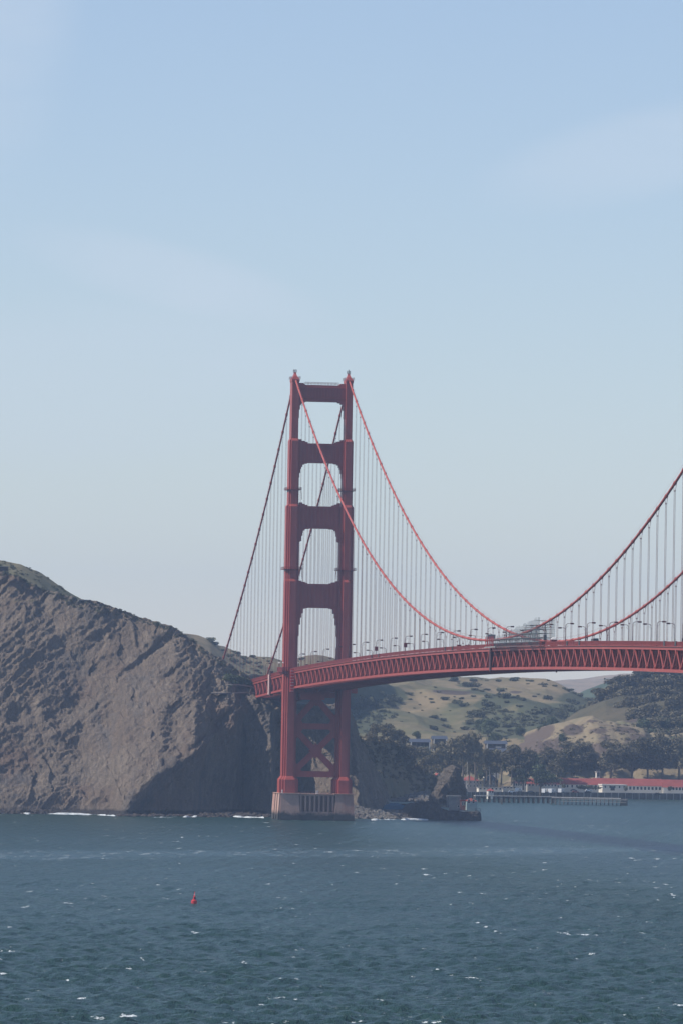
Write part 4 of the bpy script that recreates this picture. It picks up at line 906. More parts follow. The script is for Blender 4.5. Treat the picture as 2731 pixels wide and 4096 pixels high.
spots += z7([(40, 85, 80), (80, 48, 40), (75, 62, 50), (175, 88, 50), (215, 95, 40), (175, 118, 30), (320, 130, 60), (315, 145, 40), (310, 105, 24), (355, 90, 30), (415, 138, 60), (350, 252, 110), (275, 210, 44), (230, 242, 36), (90, 225, 40), (130, 275, 70), (245, 330, 40), (250, 365, 80), (300, 372, 100), (345, 338, 24), (240, 420, 40), (210, 392, 80), (150, 450, 90), (45, 488, 90), (20, 545, 60), (540, 182, 90), (510, 165, 50), (630, 228, 90), (600, 200, 40), (720, 255, 110), (780, 270, 80), (560, 285, 110), (610, 300, 80), (480, 320, 90), (660, 340, 120), (700, 380, 120), (560, 370, 110), (500, 400, 90), (420, 405, 80), (620, 400, 90), (520, 430, 110), (430, 345, 40), (10, 245, 40), (60, 245, 60), (100, 330, 60), (330, 470, 80), (400, 440, 90)])
def shrub_mass(sp, P, lab, grp, limit=400, cut=None):
    for x, y, w_ in sp:
        q = drop(P, x, y+2); s = max(1.1, w_*mpp(q[1])*.52); n = 1
        plant(SHR, q-np.array([0, 0, .12*s]), (s, s*.9, s*rs.uniform(.62, 1.05)), lab, grp)
shrub_mass(spots, HP, 'dark green shrub on the dry grassy hill beyond the bridge', 'shrubs dotted over the grassy hill')
# back-left part of the hill seen through the hangers
sp2 = [(900+x*.2551, 2600+y*.2551, w_*.2551) for x, y, w_ in [(180, 40, 90), (60, 100, 80), (150, 175, 110), (300, 130, 110), (340, 185, 80), (440, 110, 90), (490, 200, 90), (560, 190, 90), (580, 240, 90), (420, 285, 60), (560, 260, 110), (500, 330, 110), (360, 345, 90), (560, 350, 80), (470, 390, 90), (690, 170, 70), (520, 32, 30), (1180, 150, 100), (1230, 130, 60), (850, 160, 40), (640, 60, 40), (380, 60, 40), (200, 90, 60)]]
sp2 += [(r[0]*.7015, 2200+r[1]*.7015, r[2]*.7015) for r in [(1200, 510, 60), (1240, 525, 50), (1340, 565, 40), (1360, 590, 50), (1320, 600, 60), (1390, 615, 60), (1440, 610, 40), (1330, 635, 60), (1410, 640, 50), (1380, 650, 60), (1270, 570, 30)]]
shrub_mass(sp2, HP, 'dark green shrub on the far ridge behind the bridge hangers', 'shrubs on the far ridge')
# bushes along the cliff crest (one could not count them)
def scrub(name, P, pts, n, smin, smax, lab, seed, mat='shrub', leaf=.16):
    g = np.random.default_rng(seed); VV = []; k = 0; pxs = [p[0] for p in pts]
    for i in range(n):
        x = g.uniform(pxs[0], pxs[-1]); y = np.interp(x, pxs, [p[1] for p in pts])+abs(g.normal(0, 1))*np.interp(x, pxs, [p[2] for p in pts])
        q = drop(P, x, y); s = g.uniform(smin, smax); V, F = leaves(70, 0, leaf, [((0, 0, .3), (.6, .5, .4)), ((.4, .1, .2), (.4, .4, .3))], g)
        VV.append(q-np.array([0, 0, .1*s])+V*s*np.array([1, 1, .8]))
    V = np.concatenate(VV); return tag(np_mesh(name, V, np.arange(len(V)).reshape(-1, 4), mat, None, False), lab, 'scrub', kind='stuff')
scrub('scrub', CP, [(p, y, 7+ (8 if 300 < p < 900 else 0)) for p, y in ridge if 0 <= p <= 1010], 210, .8, 1.9, 'low green scrub along the crest of the left cliff', 5)
scrub('scrub', UPP, [(p, y, 30) for p, y in back_r if p <= 344 and p >= 0], 70, 1., 2.4, 'green scrub on the ridge behind the cliff top', 6)
scrub('scrub', CP, [(900, 2700, 14), (950, 2705, 12), (1005, 2730, 8)], 90, 1.2, 3., 'dark bushes on the cliff end beside the bridge deck', 9, 'leaf_green')
scrub('scrub', SP, [(p, r, 80) for p, r, Y in sl][:-1], 520, 1.2, 3.2, 'dense scrub covering the slope right of the tower', 8, 'brush')

scrub('scrub', KP, [(2100, 2990, 60), (2200, 2935, 60), (2300, 2905, 70), (2400, 2885, 80), (2560, 2900, 90), (2640, 2920, 60)], 260, .8, 2.6, 'low brush and tufts scattered over the dry knoll', 21, 'brush')
scrub('scrub', HP, [(1410, 2790, 70), (1500, 2790, 80), (1580, 2780, 50)], 150, 1.8, 4.2, 'dense olive scrub on the hillside just right of the tower', 22)
scrub('scrub', HP, [(1860, 2860, 60), (1960, 2820, 80), (2060, 2850, 60), (2200, 2830, 60), (2340, 2800, 40)], 260, 1.8, 4.5, 'olive scrub gathered in the gullies of the grassy hill', 23)
# ================================================================== LIME ROCKS, BOULDERS
def boulders(name, spots_, lab, seed, mat='rock_boulder'):
    g = np.random.default_rng(seed); VV = []; FF = []; b = 0
    t = (1+5**.5)/2; ico = np.array([(-1, t, 0), (1, t, 0), (-1, -t, 0), (1, -t, 0), (0, -1, t), (0, 1, t), (0, -1, -t), (0, 1, -t), (t, 0, -1), (t, 0, 1), (-t, 0, -1), (-t, 0, 1)], float); ico /= np.linalg.norm(ico[0])
    fc = np.array([(0, 11, 5), (0, 5, 1), (0, 1, 7), (0, 7, 10), (0, 10, 11), (1, 5, 9), (5, 11, 4), (11, 10, 2), (10, 7, 6), (7, 1, 8), (3, 9, 4), (3, 4, 2), (3, 2, 6), (3, 6, 8), (3, 8, 9), (4, 9, 5), (2, 4, 11), (6, 2, 10), (8, 6, 7), (9, 8, 1)])
    for p, s in spots_:
        V = ico*(1+g.normal(0, .16, (12, 1)))*s*np.array([g.uniform(.8, 1.4), g.uniform(.7, 1.2), g.uniform(.6, .95)]); a = g.random()*6.28; c, s_ = math.cos(a), math.sin(a)
        V = V@np.array([[c, s_, 0], [-s_, c, 0], [0, 0, 1]]); VV.append(V+np.array(p)); FF.append(fc+b); b += 12
    return tag(np_mesh(name, np.concatenate(VV), np.concatenate(FF), mat, None, False), lab, 'rocks', kind='stuff')
g = np.random.default_rng(5); sp = []
for i in range(620):
    t = g.random(); px = 1425+(1640-1425)*t; y0 = float(np.interp(px, [1425, 1450, 1560, 1640], [70, 60, 62, 66])); dy = g.random(); top = float(np.interp(px, [1425, 1470, 1540, 1640], [6.5, 5.5, 3.6, 3.2]))
    q = onZ(px, 3279); sp.append(((q[0], y0+dy*26-8, top*dy*1.1-.3), g.uniform(.7, 1.7)))
boulders('boulders', sp, 'grey boulders heaped at the waterline right of the pier', 3)
ap = MB(); c0, c1 = onZ(1425, 3279), onZ(1660, 3279)
ap.plan([(-3, [(c0[0]-4, 52), (c1[0], 54), (c1[0]+6, 260), (c0[0]-4, 120)]), (3.0, [(c0[0]-2, 82), (c1[0], 80), (c1[0], 255), (c0[0], 118)])]); tag(ap.build('rocky_shore', 'rock_dark'), kind='structure')
sp = []
for i in range(420):
    px = g.uniform(1552, 1712); py = g.uniform(3172, 3205)+(1-(px-1552)/160)*2; Y = float(np.interp(py, [3170, 3207], [400, 280])); q = onY(px, py, Y); sp.append((q, g.uniform(.8, 1.9)))
boulders('rubble', sp, 'pale broken rubble on the shore left of the pointed sea rock', 4)
sp = []
for i in range(520):
    px = g.choice([g.uniform(-80, 470), g.uniform(470, 800), g.uniform(800, 1085)]); q = onZ(px, 3257 if px < 470 else (3266 if px < 800 else 3269)); yy = q[1]+g.uniform(-1, 14)*(1 if px < 470 or px > 800 else .35); sp.append(((q[0], yy, .12*max(0, yy-q[1])-.2), g.uniform(.35, 1.5)))
boulders('boulders', sp, 'dark broken rocks along the foot of the left cliff', 14, 'rock_dark')
# low rock the light station stands on
def rd_(amp, s, seed):
    def f(P, U, PY):
        P = P.copy(); x, y, z = P[..., 0], P[..., 1], P[..., 2]; e = np.clip((z+1)/2, 0, 1); n = fbm(x/s, z/s, y/s, 4, seed, .55, True)
        P[..., 1] -= amp*n*e; P[..., 2] += amp*.35*n*e*(z > .5); return P
    return f
lr = [(1600, 3252, 95), (1632, 3236, 80), (1650, 3214, 76), (1690, 3208, 74), (1745, 3210, 72), (1765, 3234, 66), (1790, 3244, 64), (1840, 3246, 62), (1880, 3250, 60), (1912, 3246, 60), (1921, 3256, 62), (1924, 3274, 66)]
Yf = lambda p: float(np.interp(p, [1600, 1640, 1700, 1760, 1850, 1910, 1924], [70, 62, 54, 50, 46, 46, 56]))
loft('station_rock', [(p, [(3290 if p < 1920 else 3286, Yf(p)), (.5*(3286+r), Yf(p)+2), (r+3, Yf(p)+5), (r, Y)]) for p, r, Y in lr], 150, 46, 'rock_dark', rd_(1.5, 5, 91), (26, -1.5))
# pointed sea rock
def sea_stack():
    R_ = [(3222, 1710, 1730, 1868, 52, 80), (3200, 1718, 1742, 1864, 54, 80), (3157, 1734, 1766, 1860, 57, 80), (3122, 1748, 1792, 1852, 60, 80), (3096, 1766, 1808, 1842, 63, 78), (3076, 1780, 1818, 1832, 66, 77), (3066, 1792, 1814, 1822, 68, 75), (3062, 1800, 1808, 1812, 70, 74), (3060, 1805, 1806, 1807, 71.5, 72.5)]
    R_ = [(a, b, c, d, e+54, f+54) for a, b, c, d, e, f in R_]
    nr = 120; t = np.linspace(0, len(R_)-1, nr); A = np.array(R_, float); I = np.stack([np.interp(t, np.arange(len(R_)), A[:, k]) for k in range(6)], 1); rings = []
    for py, xl, xe, xr, yf, yb in I:
        a = onY(xl, py, yf+.36*(xe-xl)*.13+1.2); b = onY(xe, py, yf); c = onY(xr, py, yf+.5*(xr-xe)*.13+2); d = onY(.5*(xl+xr), py, yf+.16*(xr-xl)+2); z = (a[2]+c[2])/2
        cor = [a, b, c, d]; ring = []
        for i in range(4):
            p, q = cor[i], cor[(i+1) % 4]
            for s in np.linspace(0, 1, 36, endpoint=False): ring.append(p+(q-p)*s)
        rings.append(np.array(ring)*[1, 1, 0]+[0, 0, z])
    P = np.array(rings); ctr = P.mean(1, keepdims=True); x, y, z = P[..., 0], P[..., 1], P[..., 2]
    n = fbm((x+z*.8)/5, (z*.8-x)/11, y/6, 5, 77, .58, True); d = P-ctr; d[..., 2] = 0; L_ = np.linalg.norm(d, axis=-1, keepdims=True)+1e-6
    big = fbm(x/9, z/12, y/9, 3, 78)+.5*fbm(x/2.2, z/2.6, y/2.2, 3, 79); P = P+d/L_*(n*2.1+big*1.3+.6*fbm(x/1.6, z/1.3, y/1.6, 3, 80, .6, True))[..., None]*np.clip(L_/4, .02, 1); top = P[-1].mean(0)[None]+[0, 0, .6]
    V = P.reshape(-1, 3); m_ = P.shape[1]; F = grid_faces(nr, m_, True); b0 = len(V); V = np.concatenate([V, top]); i = np.arange(m_)+(nr-1)*m_
    F = np.concatenate([F, np.stack([i, np.roll(i, -1), np.full(m_, b0), np.full(m_, b0)], -1)]) if False else F
    o = np_mesh('pointed_rock', V, F, 'rock_stack'); tag(o, 'tall pointed sea rock behind the small light station', 'rock')
sea_stack()

# ================================================================== BUILDINGS
def bld(px0, px1, pyb, pyw, Y, depth, wall, roof, rooft, rh, lab, cat='building', name='building', wins=(), rz=0., eave=.4, grp=None, gable='x'):
    """front wall from px0 to px1 at depth Y, foot at pyb, wall top at pyw, roof rh metres high"""
    a = onY(px0, pyb, Y); b = onY(px1, pyb, Y); W = (b[0]-a[0]); H = (pyb-pyw)*mpp(Y); x0 = (a[0]+b[0])/2; z0 = min(a[2], b[2])
    z0 = (a[2]+b[2])/2
    r = empty(name, (x0, Y, z0), rz, label=lab, cat=cat, group=grp); h = W/2
    wl__ = MB(); wl__.box(-h, h, 0, depth, -3, H)
    if rooft == 'gable' and gable == 'y': wl__.poly([(-h, H), (h, H), (0, H+rh*.92)], .0, depth)
    wo = wl__.build('wall', wall, r)
    rf = MB(); e = eave
    if rooft == 'flat': rf.box(-h-e, h+e, -e, depth+e, H, H+rh)
    elif rooft == 'hip':
        k = min(h, depth/2)*.95
        rf.add([(-h-e, -e, H), (h+e, -e, H), (h+e, depth+e, H), (-h-e, depth+e, H), (-h+k, depth/2, H+rh), (h-k, depth/2, H+rh)], [(0, 1, 5, 4), (1, 2, 5), (2, 3, 4, 5), (3, 0, 4), (3, 2, 1, 0)])
    elif rooft == 'gable' and gable == 'x':
        rf.add([(-h-e, -e, H), (h+e, -e, H), (h+e, depth+e, H), (-h-e, depth+e, H), (-h-e, depth/2, H+rh), (h+e, depth/2, H+rh)], [(0, 1, 5, 4), (1, 2, 5), (2, 3, 4, 5), (3, 0, 4), (3, 2, 1, 0)])
    else:
        rf.add([(-h-e, -e, H-.1), (0, -e, H+rh), (h+e, -e, H-.1), (-h-e, depth+e, H-.1), (0, depth+e, H+rh), (h+e, depth+e, H-.1), (0, -e, H+rh-.35), (0, depth+e, H+rh-.35)], [(0, 1, 4, 3), (1, 2, 5, 4), (0, 6, 1), (6, 2, 1), (0, 3, 7, 6), (6, 7, 5, 2), (3, 4, 7), (7, 4, 5)])
    rf.build('roof', roof, r)
    for wn in wins:                                     # (x fraction, width m, z m, height m[, kind])
        x = -h+wn[0]*W; nm = wn[4] if len(wn) > 4 else 'window'
        f_ = MB(); f_.box(x-wn[1]/2-.12, x+wn[1]/2+.12, -.08, .02, wn[2]-.12, wn[2]+wn[3]+.12); fo = f_.build(nm, 'white' if nm == 'window' else 'darkwood', r)
        MB().box(x-wn[1]/2, x+wn[1]/2, -.1, -.06, wn[2], wn[2]+wn[3]).build('pane', 'glass', fo)
    return r
rw = lambda n, w_, z, h, a=.08, b=.92: [(a+(b-a)*i/(n-1), w_, z, h) for i in range(n)]
P6 = lambda x, y: (1380+x*.4337, 2680+y*.4337); P7 = lambda x, y: (2031+x*.4464, 2680+y*.4464)
def b6(x0, x1, yb, yw, *a, **k): return bld(P6(x0, 0)[0], P6(x1, 0)[0], P6(0, yb)[1], P6(0, yw)[1], *a, **k)
def b7(x0, x1, yb, yw, *a, **k): return bld(P7(x0, 0)[0], P7(x1, 0)[0], P7(0, yb)[1], P7(0, yw)[1], *a, **k)
def lodge(x0, x1, yb, yw, Y, lab, sign=True):
    r = b6(x0, x1, yb, yw, Y, 9, 'darkwood', 'blueroof', 'gable', 2.2, lab, 'lodge', 'lodge', [], 0, 1.0, 'blue-roofed lodges on the hillside')
    W = (P6(x1, 0)[0]-P6(x0, 0)[0])*mpp(Y); H = (yb-yw)*.4337*mpp(Y)
    for sx in (-.5, .5): MB().box(sx*W-.35, sx*W+.35, -1.1, -.5, -3, H).build('post', 'cream', r)
    MB().box(-W*.05, W*.24, -1.3, -.9, H*.25, H*.42).build('balcony', 'white', r)
    for t in (-.32, -.1, .12, .34): MB().box(t*W-.9, t*W+.9, -.08, -.02, H*.5, H*.88).build('window', 'glass', r)
lodge(605, 775, 735, 668, 940, 'blue-roofed dark timber lodge, lower left of the four')
lodge(815, 930, 706, 640, 990, 'blue-roofed dark timber lodge, higher and right of the first')
lodge(1305, 1482, 728, 684, 1030, 'blue-roofed dark timber lodge, upper one of the right-hand two')
lodge(1330, 1510, 822, 756, 960, 'blue-roofed dark timber lodge, lowest and farthest right')
b6(1082, 1228, 1104, 1022, 905, 12, 'mauve', 'redroof', 'hip', 3.2, 'two-storey grey house with red hipped roof right of the sea rock', 'house', 'house', rw(5, .8, 1.6, 1.4)+rw(5, .8, 4.2, 1.3))
b6(838, 870, 1012, 990, 560, 10, 'cream', 'redroof', 'gable', 2.4, 'small white gable peeping over the slope left of the sea rock', 'house', 'house', [], gable='y')
b6(1282, 1420, 962, 925, 985, 10, 'cream', 'darkroof', 'hip', 3.0, 'cream villa with stepped brown roof behind the waterfront', 'house', 'house', rw(4, 1., 1.2, 1.5))
b6(1292, 1408, 1060, 1022, 930, 10, 'mauve', 'blueroof', 'hip', 4.2, 'grey pavilion with steep slate roof below the cream villa', 'house', 'pavilion', rw(4, 1., 1., 1.8))
b6(1232, 1262, 1075, 1030, 925, 6, 'cream', 'darkroof', 'flat', .4, 'narrow white shed beside the grey two-storey house', 'shed', 'shed', [(.5, .8, 1.5, 1.5)])
b6(1228, 1445, 1116, 1092, 885, 8, 'cream', 'conc2', 'flat', .5, 'low white waterfront building with flat roof behind the kiosk', 'building', 'building', rw(6, 1.2, .8, 1.2))
b6(1460, 1568, 1102, 1084, 900, 8, 'cream', 'conc2', 'flat', .4, 'low pale building behind the parked cars at the waterfront', 'building', 'building', rw(4, 1.2, .7, 1.))
b6(1318, 1370, 1150, 1118, 800, 7, 'cream', 'redroof', 'hip', 1.6, 'small cream kiosk with red roof at the wharf entrance', 'kiosk', 'kiosk', [(.3, .9, 1., 1.2), (.75, .9, 1., 1.2)])
b7(45, 165, 1050, 1018, 935, 9, 'cream', 'darkroof', 'hip', 3.0, 'white bungalow with brown roof left of the long red roof', 'house', 'house', rw(6, .9, .8, 1.5))
b7(170, 445, 1055, 1028, 945, 12, 'cream', 'redroof', 'gable', 3.8, 'white barrack with red roof behind the tall cypress', 'barracks', 'barracks', rw(9, 1., .9, 1.5))
b7(425, 845, 1000, 992, 1005, 16, 'cream', 'redroof', 'gable', 5.0, 'long upper barrack with plain red roof above the cars', 'barracks', 'barracks')
b7(430, 845, 1068, 1030, 955, 12, 'cream', 'redroof', 'gable', 4.2, 'long white barrack with red roof behind the motorhomes', 'barracks', 'barracks', rw(10, 1.1, .9, 1.7, .04, .96))
b7(845, 1062, 1082, 1036, 930, 14, 'cream', 'cream', 'flat', .6, 'white flat-roofed block projecting from the red-roofed barracks', 'building', 'building', rw(5, .9, 1.6, 1.5, .12, .9)+[(.42, 2.6, .1, 2.6, 'door')])
b7(780, 1385, 1086, 1040, 962, 14, 'cream', 'redroof', 'gable', 4.8, 'very long white barrack with red roof at centre right', 'barracks', 'barracks', rw(9, 1.4, .9, 2., .52, .96))
b7(1390, 1700, 1090, 1056, 960, 14, 'cream', 'redroof', 'gable', 5.2, 'white barrack with red roof cut by the right edge', 'barracks', 'barracks', rw(9, 1.5, .8, 2.2, .2, .95))
b7(825, 1190, 975, 925, 1010, 14, 'mauve', 'redroof', 'flat', .5, 'grey upper building with large windows behind the red roofs', 'building', 'building', rw(6, 3.2, 1.2, 3.))
b7(1370, 1440, 975, 938, 1010, 10, 'mauve', 'redroof', 'flat', .5, 'small grey upper building right among the gum trees', 'building', 'building', rw(2, 2.4, 1.2, 2.2, .3, .7))
b7(1500, 1720, 988, 965, 1015, 14, 'cream', 'redroof', 'gable', 4.6, 'upper red-roofed building at the right edge', 'building', 'building')
b7(792, 824, 974, 918, 985, 4, 'cream', 'white', 'flat', .3, 'bright white square cupola tower above the red roofs', 'tower', 'cupola_tower', [(.3, .9, 1.2, 4.5), (.7, .9, 1.2, 4.5)])
# light station on the rock
b6(950, 1062, 1322, 1176, 62, 7, 'conc2', 'conc2', 'flat', .8, 'grey windowless concrete block of the light station', 'building', 'building', [(.82, .7, 3, 1.)], eave=.3)
b6(875, 952, 1316, 1272, 59, 3, 'teal', 'conc2', 'flat', .3, 'low whitish wall left of the grey station block', 'wall', 'sea_wall', [])
b6(1062, 1116, 1308, 1208, 61, 6, 'brick', 'redroof', 'flat', .4, 'narrow reddish brick part of the light station', 'building', 'building', [(.35, .8, 3.4, 1.6), (.7, .8, 3.4, 1.6)])
b6(1062, 1118, 1342, 1300, 58, 3, 'cream', 'conc2', 'flat', .3, 'small white base wall under the brick part of the light station', 'wall', 'sea_wall', [])
b6(1116, 1212, 1338, 1212, 58, 7, 'teal', 'redroof', 'hip', 1.5, 'pale green light station house with two dark windows', 'house', 'house', [(.22, 1.1, 6.0, 1.9), (.65, 1.1, 6.0, 1.9)], eave=.3)
b6(410, 640, 1300, 1238, 150, 10, 'rock_dark', 'teal', 'flat', .9, 'long dark shore wall with pale green top left of the station', 'wall', 'sea_wall', [])
tp = empty('covered_boat', onY(*P6(470, 1290), 120), label='low blue covered shape on the shore right of the pier', cat='tarpaulin'); MB().plan([(0, [(-7, 0), (6, 0), (6, 5), (-7, 5)]), (2.2, [(-6, .5), (4.5, .8), (4.5, 4.2), (-6, 4.2)]), (3.4, [(-2.5, 1.6), (1, 1.8), (1, 3.2), (-2.5, 3.2)])]).build('cover', 'tarp', tp)
MB().box(-7.1, 6.1, -.06, 5.06, -1.5, .0).build('cradle', 'timber', tp)
def navpost(px, py, h, Y, lab):
    q = onY(px, py, Y); r = empty('flagpole', q, label=lab, cat='flagpole'); MB().beam((0, 0, -1), (0, 0, h), .3, n=8, w2=.14).build('pole', 'white', r); MB().box(-.6, .6, -.6, .6, -1, .3).build('base', 'conc2', r)
navpost(*P6(1120, 1110), 22, 880, 'tall white flagpole in front of the grey two-storey house'); navpost(*P6(1326, 1090), 14, 870, 'thin flagpole right of the tall white one'); navpost(*P6(1362, 1060), 4, 868, 'short white post between the flagpoles and the kiosk')
rl_ = empty('station_rail', onY(*P6(1222, 1310), 55), label='thin dark rail frame at the right end of the light station', cat='railing'); m = MB()
for x in (-1.2, 0, 1.2): m.beam((x, 0, -1.5), (x, 0, 1.6), .14)
for z in (.6, 1.5): m.beam((-1.6, 0, z), (1.6, 0, z), .12)
m.build('rail_bars', 'lamp', rl_)

# ------------------------------------------------------------------ wharf
wh = empty('wharf', (0, 0, 0), label='long low timber wharf on dark piles right of the sea rock', cat='wharf')
def wpt(px, py, z=3.6): d = onZ(px, py, z); return d
A = onZ(1900, 3209); B = onZ(2215, 3214); C1 = onZ(2205, 3218); D1 = onZ(2482, 3223)
dk = MB(); pi_ = []
def wseg(a, b, wid, z, step, parent, bands=False):
    a = np.array([a[0], a[1]]); b = np.array([b[0], b[1]]); n = b-a; Ln = np.linalg.norm(n); n /= Ln; t = np.array([-n[1], n[0]])
    q = [a, b, b+t*wid, a+t*wid]; dk.plan([(z-.5, q), (z, q)])
    k = int(Ln/step)
    for i in range(k+1):
        for s in (0.3, wid*.5, wid-.3): p = a+n*(Ln*i/k)+t*s; pi_.append((p, z, s))
wseg(A, B, 9, 4.1, 3.0, wh); wseg(C1, D1, 16, 4.3, 2.4, wh)
dk.build('wharf_deck', 'pierdeck', wh)
pi_.sort(key=lambda t: t[2]); rest = MB()
for i, (p, z, s) in enumerate(pi_):
    if i < 70: MB().beam((p[0], p[1], -3), (p[0], p[1], z-.5), .62, n=7).build('pile', 'timber', wh)
    else: rest.beam((p[0], p[1], -3), (p[0], p[1], z-.5), .6, n=6)
tag(rest.build('pile', 'timber', wh), kind='stuff')
m = MB(); d = (np.array(D1[:2])-np.array(C1[:2])); d /= np.linalg.norm(d); t = np.array([-d[1], d[0]])
for z in (1.9, 3.3): a = np.array(C1[:2])-t*.5+d*6; b = np.array(C1[:2])-t*.5+d*46; m.beam((*a, z), (*b, z), .35)
m.build('fender_beam', 'pierdeck', wh)
a = np.array(C1[:2])+d*47-t*.3; b = np.array(D1[:2])-t*.3; m = MB(); q = [a, b, b+t*16, a+t*16]; m.plan([(-2, q), (3.8, q)]); m.build('sheet_wall', 'timber', wh)
m = MB()
for (a, b) in ((A, B), (C1, D1)):
    a = np.array(a[:2]); b = np.array(b[:2]); n = int(np.linalg.norm(b-a)/2.4)
    for i in range(n+1): p = a+(b-a)*i/n; m.beam((*p, 4.2), (*p, 5.2), .1)
    m.beam((*a, 5.2), (*b, 5.2), .09); m.beam((*a, 4.8), (*b, 4.8), .07)
m.build('railing', 'timber', wh)
sw = empty('seawall', (0, 0, 0), label='dark timber seawall along the fort waterfront at right', cat='wall'); m = MB()
for (a, b) in zip(fl[1:6], fl[2:7]):
    m.beam((a[0]-.6, a[1]-.6, 1.6), (b[0]-.6, b[1]-.6, 1.6), 1., 5.)
m.build('wall_face', 'timber', sw); m = MB()
for (a, b) in zip(fl[1:6], fl[2:7]):
    k = int(math.hypot(b[0]-a[0], b[1]-a[1])/5)
    for i in range(k): x = a[0]+(b[0]-a[0])*i/k; y = a[1]+(b[1]-a[1])*i/k; m.beam((x-.4, y-1.4, -2), (x-.4, y-1.4, 3.9), .5)
    m.beam((a[0]-.5, a[1]-.9, 4.0), (b[0]-.5, b[1]-.9, 4.), .6, .25)
m.build('post', 'pierdeck', sw)
for k, (x, lab) in enumerate(((1436, 'left of two old posts standing in the bay below the wharf'), (1446, 'right of two old posts standing in the bay below the wharf'))):
    q = onZ(P6(x, 1240)[0], P6(x, 1240)[1]); r = empty('old_post', q, label=lab, cat='post', group='old posts in the bay'); MB().beam((0, 0, -2), (.1, 0, 3.4), .55, n=7).build('post_shaft', 'timber', r); MB().beam((0, 0, 3.3), (0, 0, 3.7), .7, n=7).build('post_cap', 'galv', r)

# ------------------------------------------------------------------ parked vehicles at the fort
def car(px, py, Y, mat, lab, L_=4.6, h=1.45, name='parked_car', cat='car', rz=0., grp='cars parked at the waterfront'):
    q = onY(px, py, Y); r = empty(name, (q[0], Y, q[2]), rz, label=lab, cat=cat, group=grp); l = L_/2
    MB().poly([(-l, .35), (l, .35), (l, .85), (l*.62, .95), (l*.35, h), (-l*.55, h), (-l*.8, .95), (-l, .9)], -.9, .9).build('body', mat, r)
    MB().poly([(l*.52, .97), (l*.32, h-.1), (-l*.5, h-.1), (-l*.7, .97)], -.92, -.9).build('window', 'glass', r)
    for x in (-l*.62, l*.62):
        for y in (-.82, .82): MB().beam((x, y-.12, .35), (x, y+.12, .35), .68, n=12).build('wheel', 'black', r)
def motorhome(px, py, Y, lab, name='motorhome', cat='motorhome', L_=7., h=3.1, mat='carwhite'):
    q = onY(px, py, Y); r = empty(name, (q[0], Y, q[2]), math.radians(58), label=lab, cat=cat, group='motorhomes parked at the waterfront'); l = L_/2
    MB().poly([(-l, .5), (l, .5), (l, 1.5), (l*.78, 1.7), (l*.74, 2.0), (l*.98, 2.2), (l*.98, h), (-l, h)], -1.2, 1.2).build('body', mat, r)
    for x in (-l*.5, l*.1): MB().box(x-.6, x+.6, -1.23, -1.2, 1.7, 2.4).build('window', 'glass', r)
    MB().box(-l, l, -1.22, -1.2, .6, 1.2).build('dark_stripe', 'cargrey', r); MB().box(-.5, .5, -.4, .4, h, h+.25).build('roof_vent', 'galv', r)
    for x in (-l*.55, l*.62):
        for y in (-1.1, 1.1): MB().beam((x, y-.14, .42), (x, y+.14, .42), .84, n=12).build('wheel', 'black', r)
motorhome(*P7(332, 1108), 870, 'white motorhome, left of the two parked side by side'); motorhome(*P7(392, 1108), 870, 'white motorhome, right of the two parked side by side')
motorhome(*P7(92, 1098), 865, 'white trailer parked left of the spreading cypress', 'trailer', 'trailer', 6.5, 2.9); motorhome(*P7(475, 1106), 872, 'white box van parked right of the motorhomes', 'box_van', 'van', 5., 3.)
for x, y, mt, lab in ((28, 1104, 'carwhite', 'white car at the left end of the waterfront parking'), (205, 1104, 'cargrey', 'grey car left of the spreading cypress trunk'), (602, 1104, 'carred', 'reddish car parked in front of the long barrack'), (722, 1090, 'carwhite', 'white car in front of the dark hedge'), (715, 1108, 'cardark', 'black car parked below the white one'), (585, 1088, 'cargrey', 'grey car near the barrack wall'), (1340, 1122, 'cardark', 'dark vehicle on the seawall at right')):
    car(*P7(x, y), 880 if y > 1100 else 905, mt, lab)
car(*P6(1535, 1132), 850, 'carwhite', 'white car beside the kiosk at the wharf'); car(*P6(1125, 1142), 850, 'carwhite', 'white car near the foot of the tall flagpole')
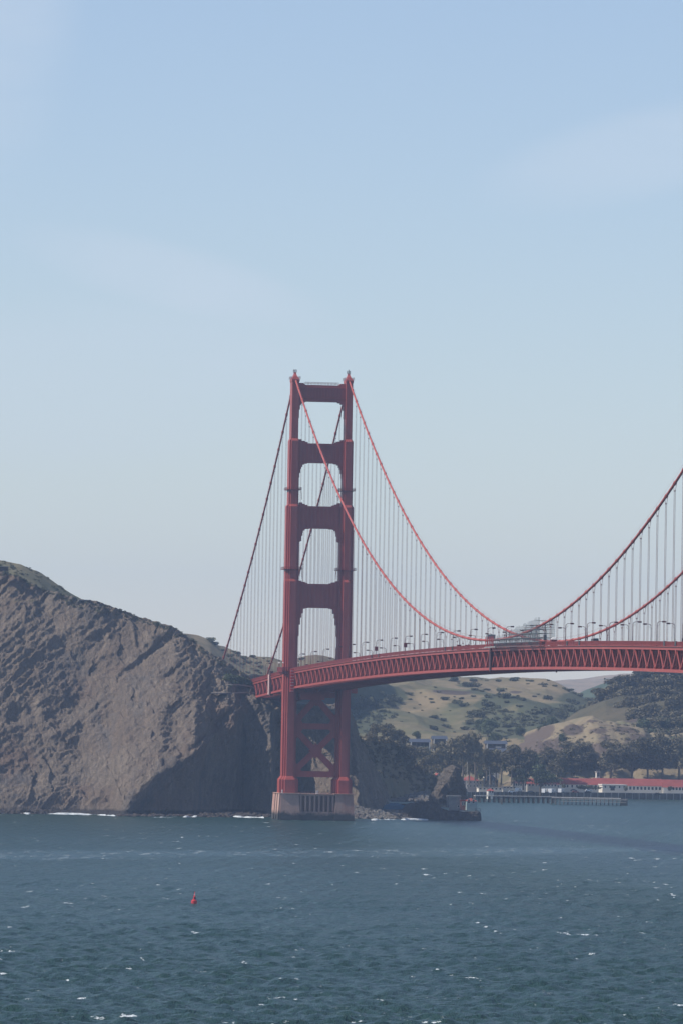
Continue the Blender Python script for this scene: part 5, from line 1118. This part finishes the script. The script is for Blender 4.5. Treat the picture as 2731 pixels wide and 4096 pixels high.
for x, y, w_, Yp, lab in ((705, 1076, 130, 925, 'dark clipped hedge in front of the long barrack'), (495, 1062, 36, 930, 'round dark bush in front of the long barrack'), (1450, 1085, 50, 940, 'dark bush between the right-hand barracks'), (1050, 1085, 50, 925, 'dark bush at the corner of the white flat-roofed block')):
    q = onY(*P7(x, y), Yp); s = w_*.4464*mpp(Yp)*.6; plant(SHR, q, (s, s*.7, 3.4), lab, 'bushes around the barracks')

# ================================================================== BUOY
q = onZ(776, 3621); by = empty('navigation_buoy', (q[0], q[1], 0), label='red conical navigation buoy floating in the foreground water', cat='buoy'); by.rotation_euler = (.03, .05, .3)
ring = lambda r, n=20: [(r*math.cos(2*math.pi*i/n), r*math.sin(2*math.pi*i/n)) for i in range(n)]
MB().plan([(-1, ring(.72)), (-.1, ring(.82)), (.32, ring(.82))]).build('hull', 'buoylow', by)
MB().plan([(.32, ring(.82)), (1.15, ring(.83)), (1.35, ring(.62)), (1.42, ring(.55))]).build('float_collar', 'buoy', by)
MB().plan([(1.4, ring(.5, 4)), (2.2, ring(.36, 4)), (2.9, ring(.24, 4)), (3.5, ring(.09, 4)), (3.8, ring(.03, 4))]).build('cone_tower', 'buoy', by)
MB().box(-.14, .06, -.36, -.28, 2.7, 3.15).build('white_mark', 'white', by); MB().box(-.25, .25, -.42, -.36, 1.6, 2.2).build('dark_panel', 'buoylow', by)

# ================================================================== HAZE
hz = MB(); hz.box(-10500, 10500, -13500, 9000, -5, 330); h_ = hz.build('haze', None); tag(h_, kind='stuff')
m = bpy.data.materials.new('haze_air'); m.use_nodes = True; n_ = m.node_tree; n_.nodes.clear(); o_ = n_.nodes.new('ShaderNodeOutputMaterial'); v_ = n_.nodes.new('ShaderNodeVolumePrincipled')
v_.inputs['Density'].default_value = HAZE; v_.inputs['Color'].default_value = (*HAZE_COL, 1); v_.inputs['Anisotropy'].default_value = 0.
n_.links.new(v_.outputs[0], o_.inputs['Volume']); h_.data.materials.append(m)
# any unused prototype would hang at the origin: remove it
for p_ in HID+SHR:
    if p_.name not in usedp:
        for c in list(p_.children): bpy.data.objects.remove(c)
        bpy.data.objects.remove(p_)
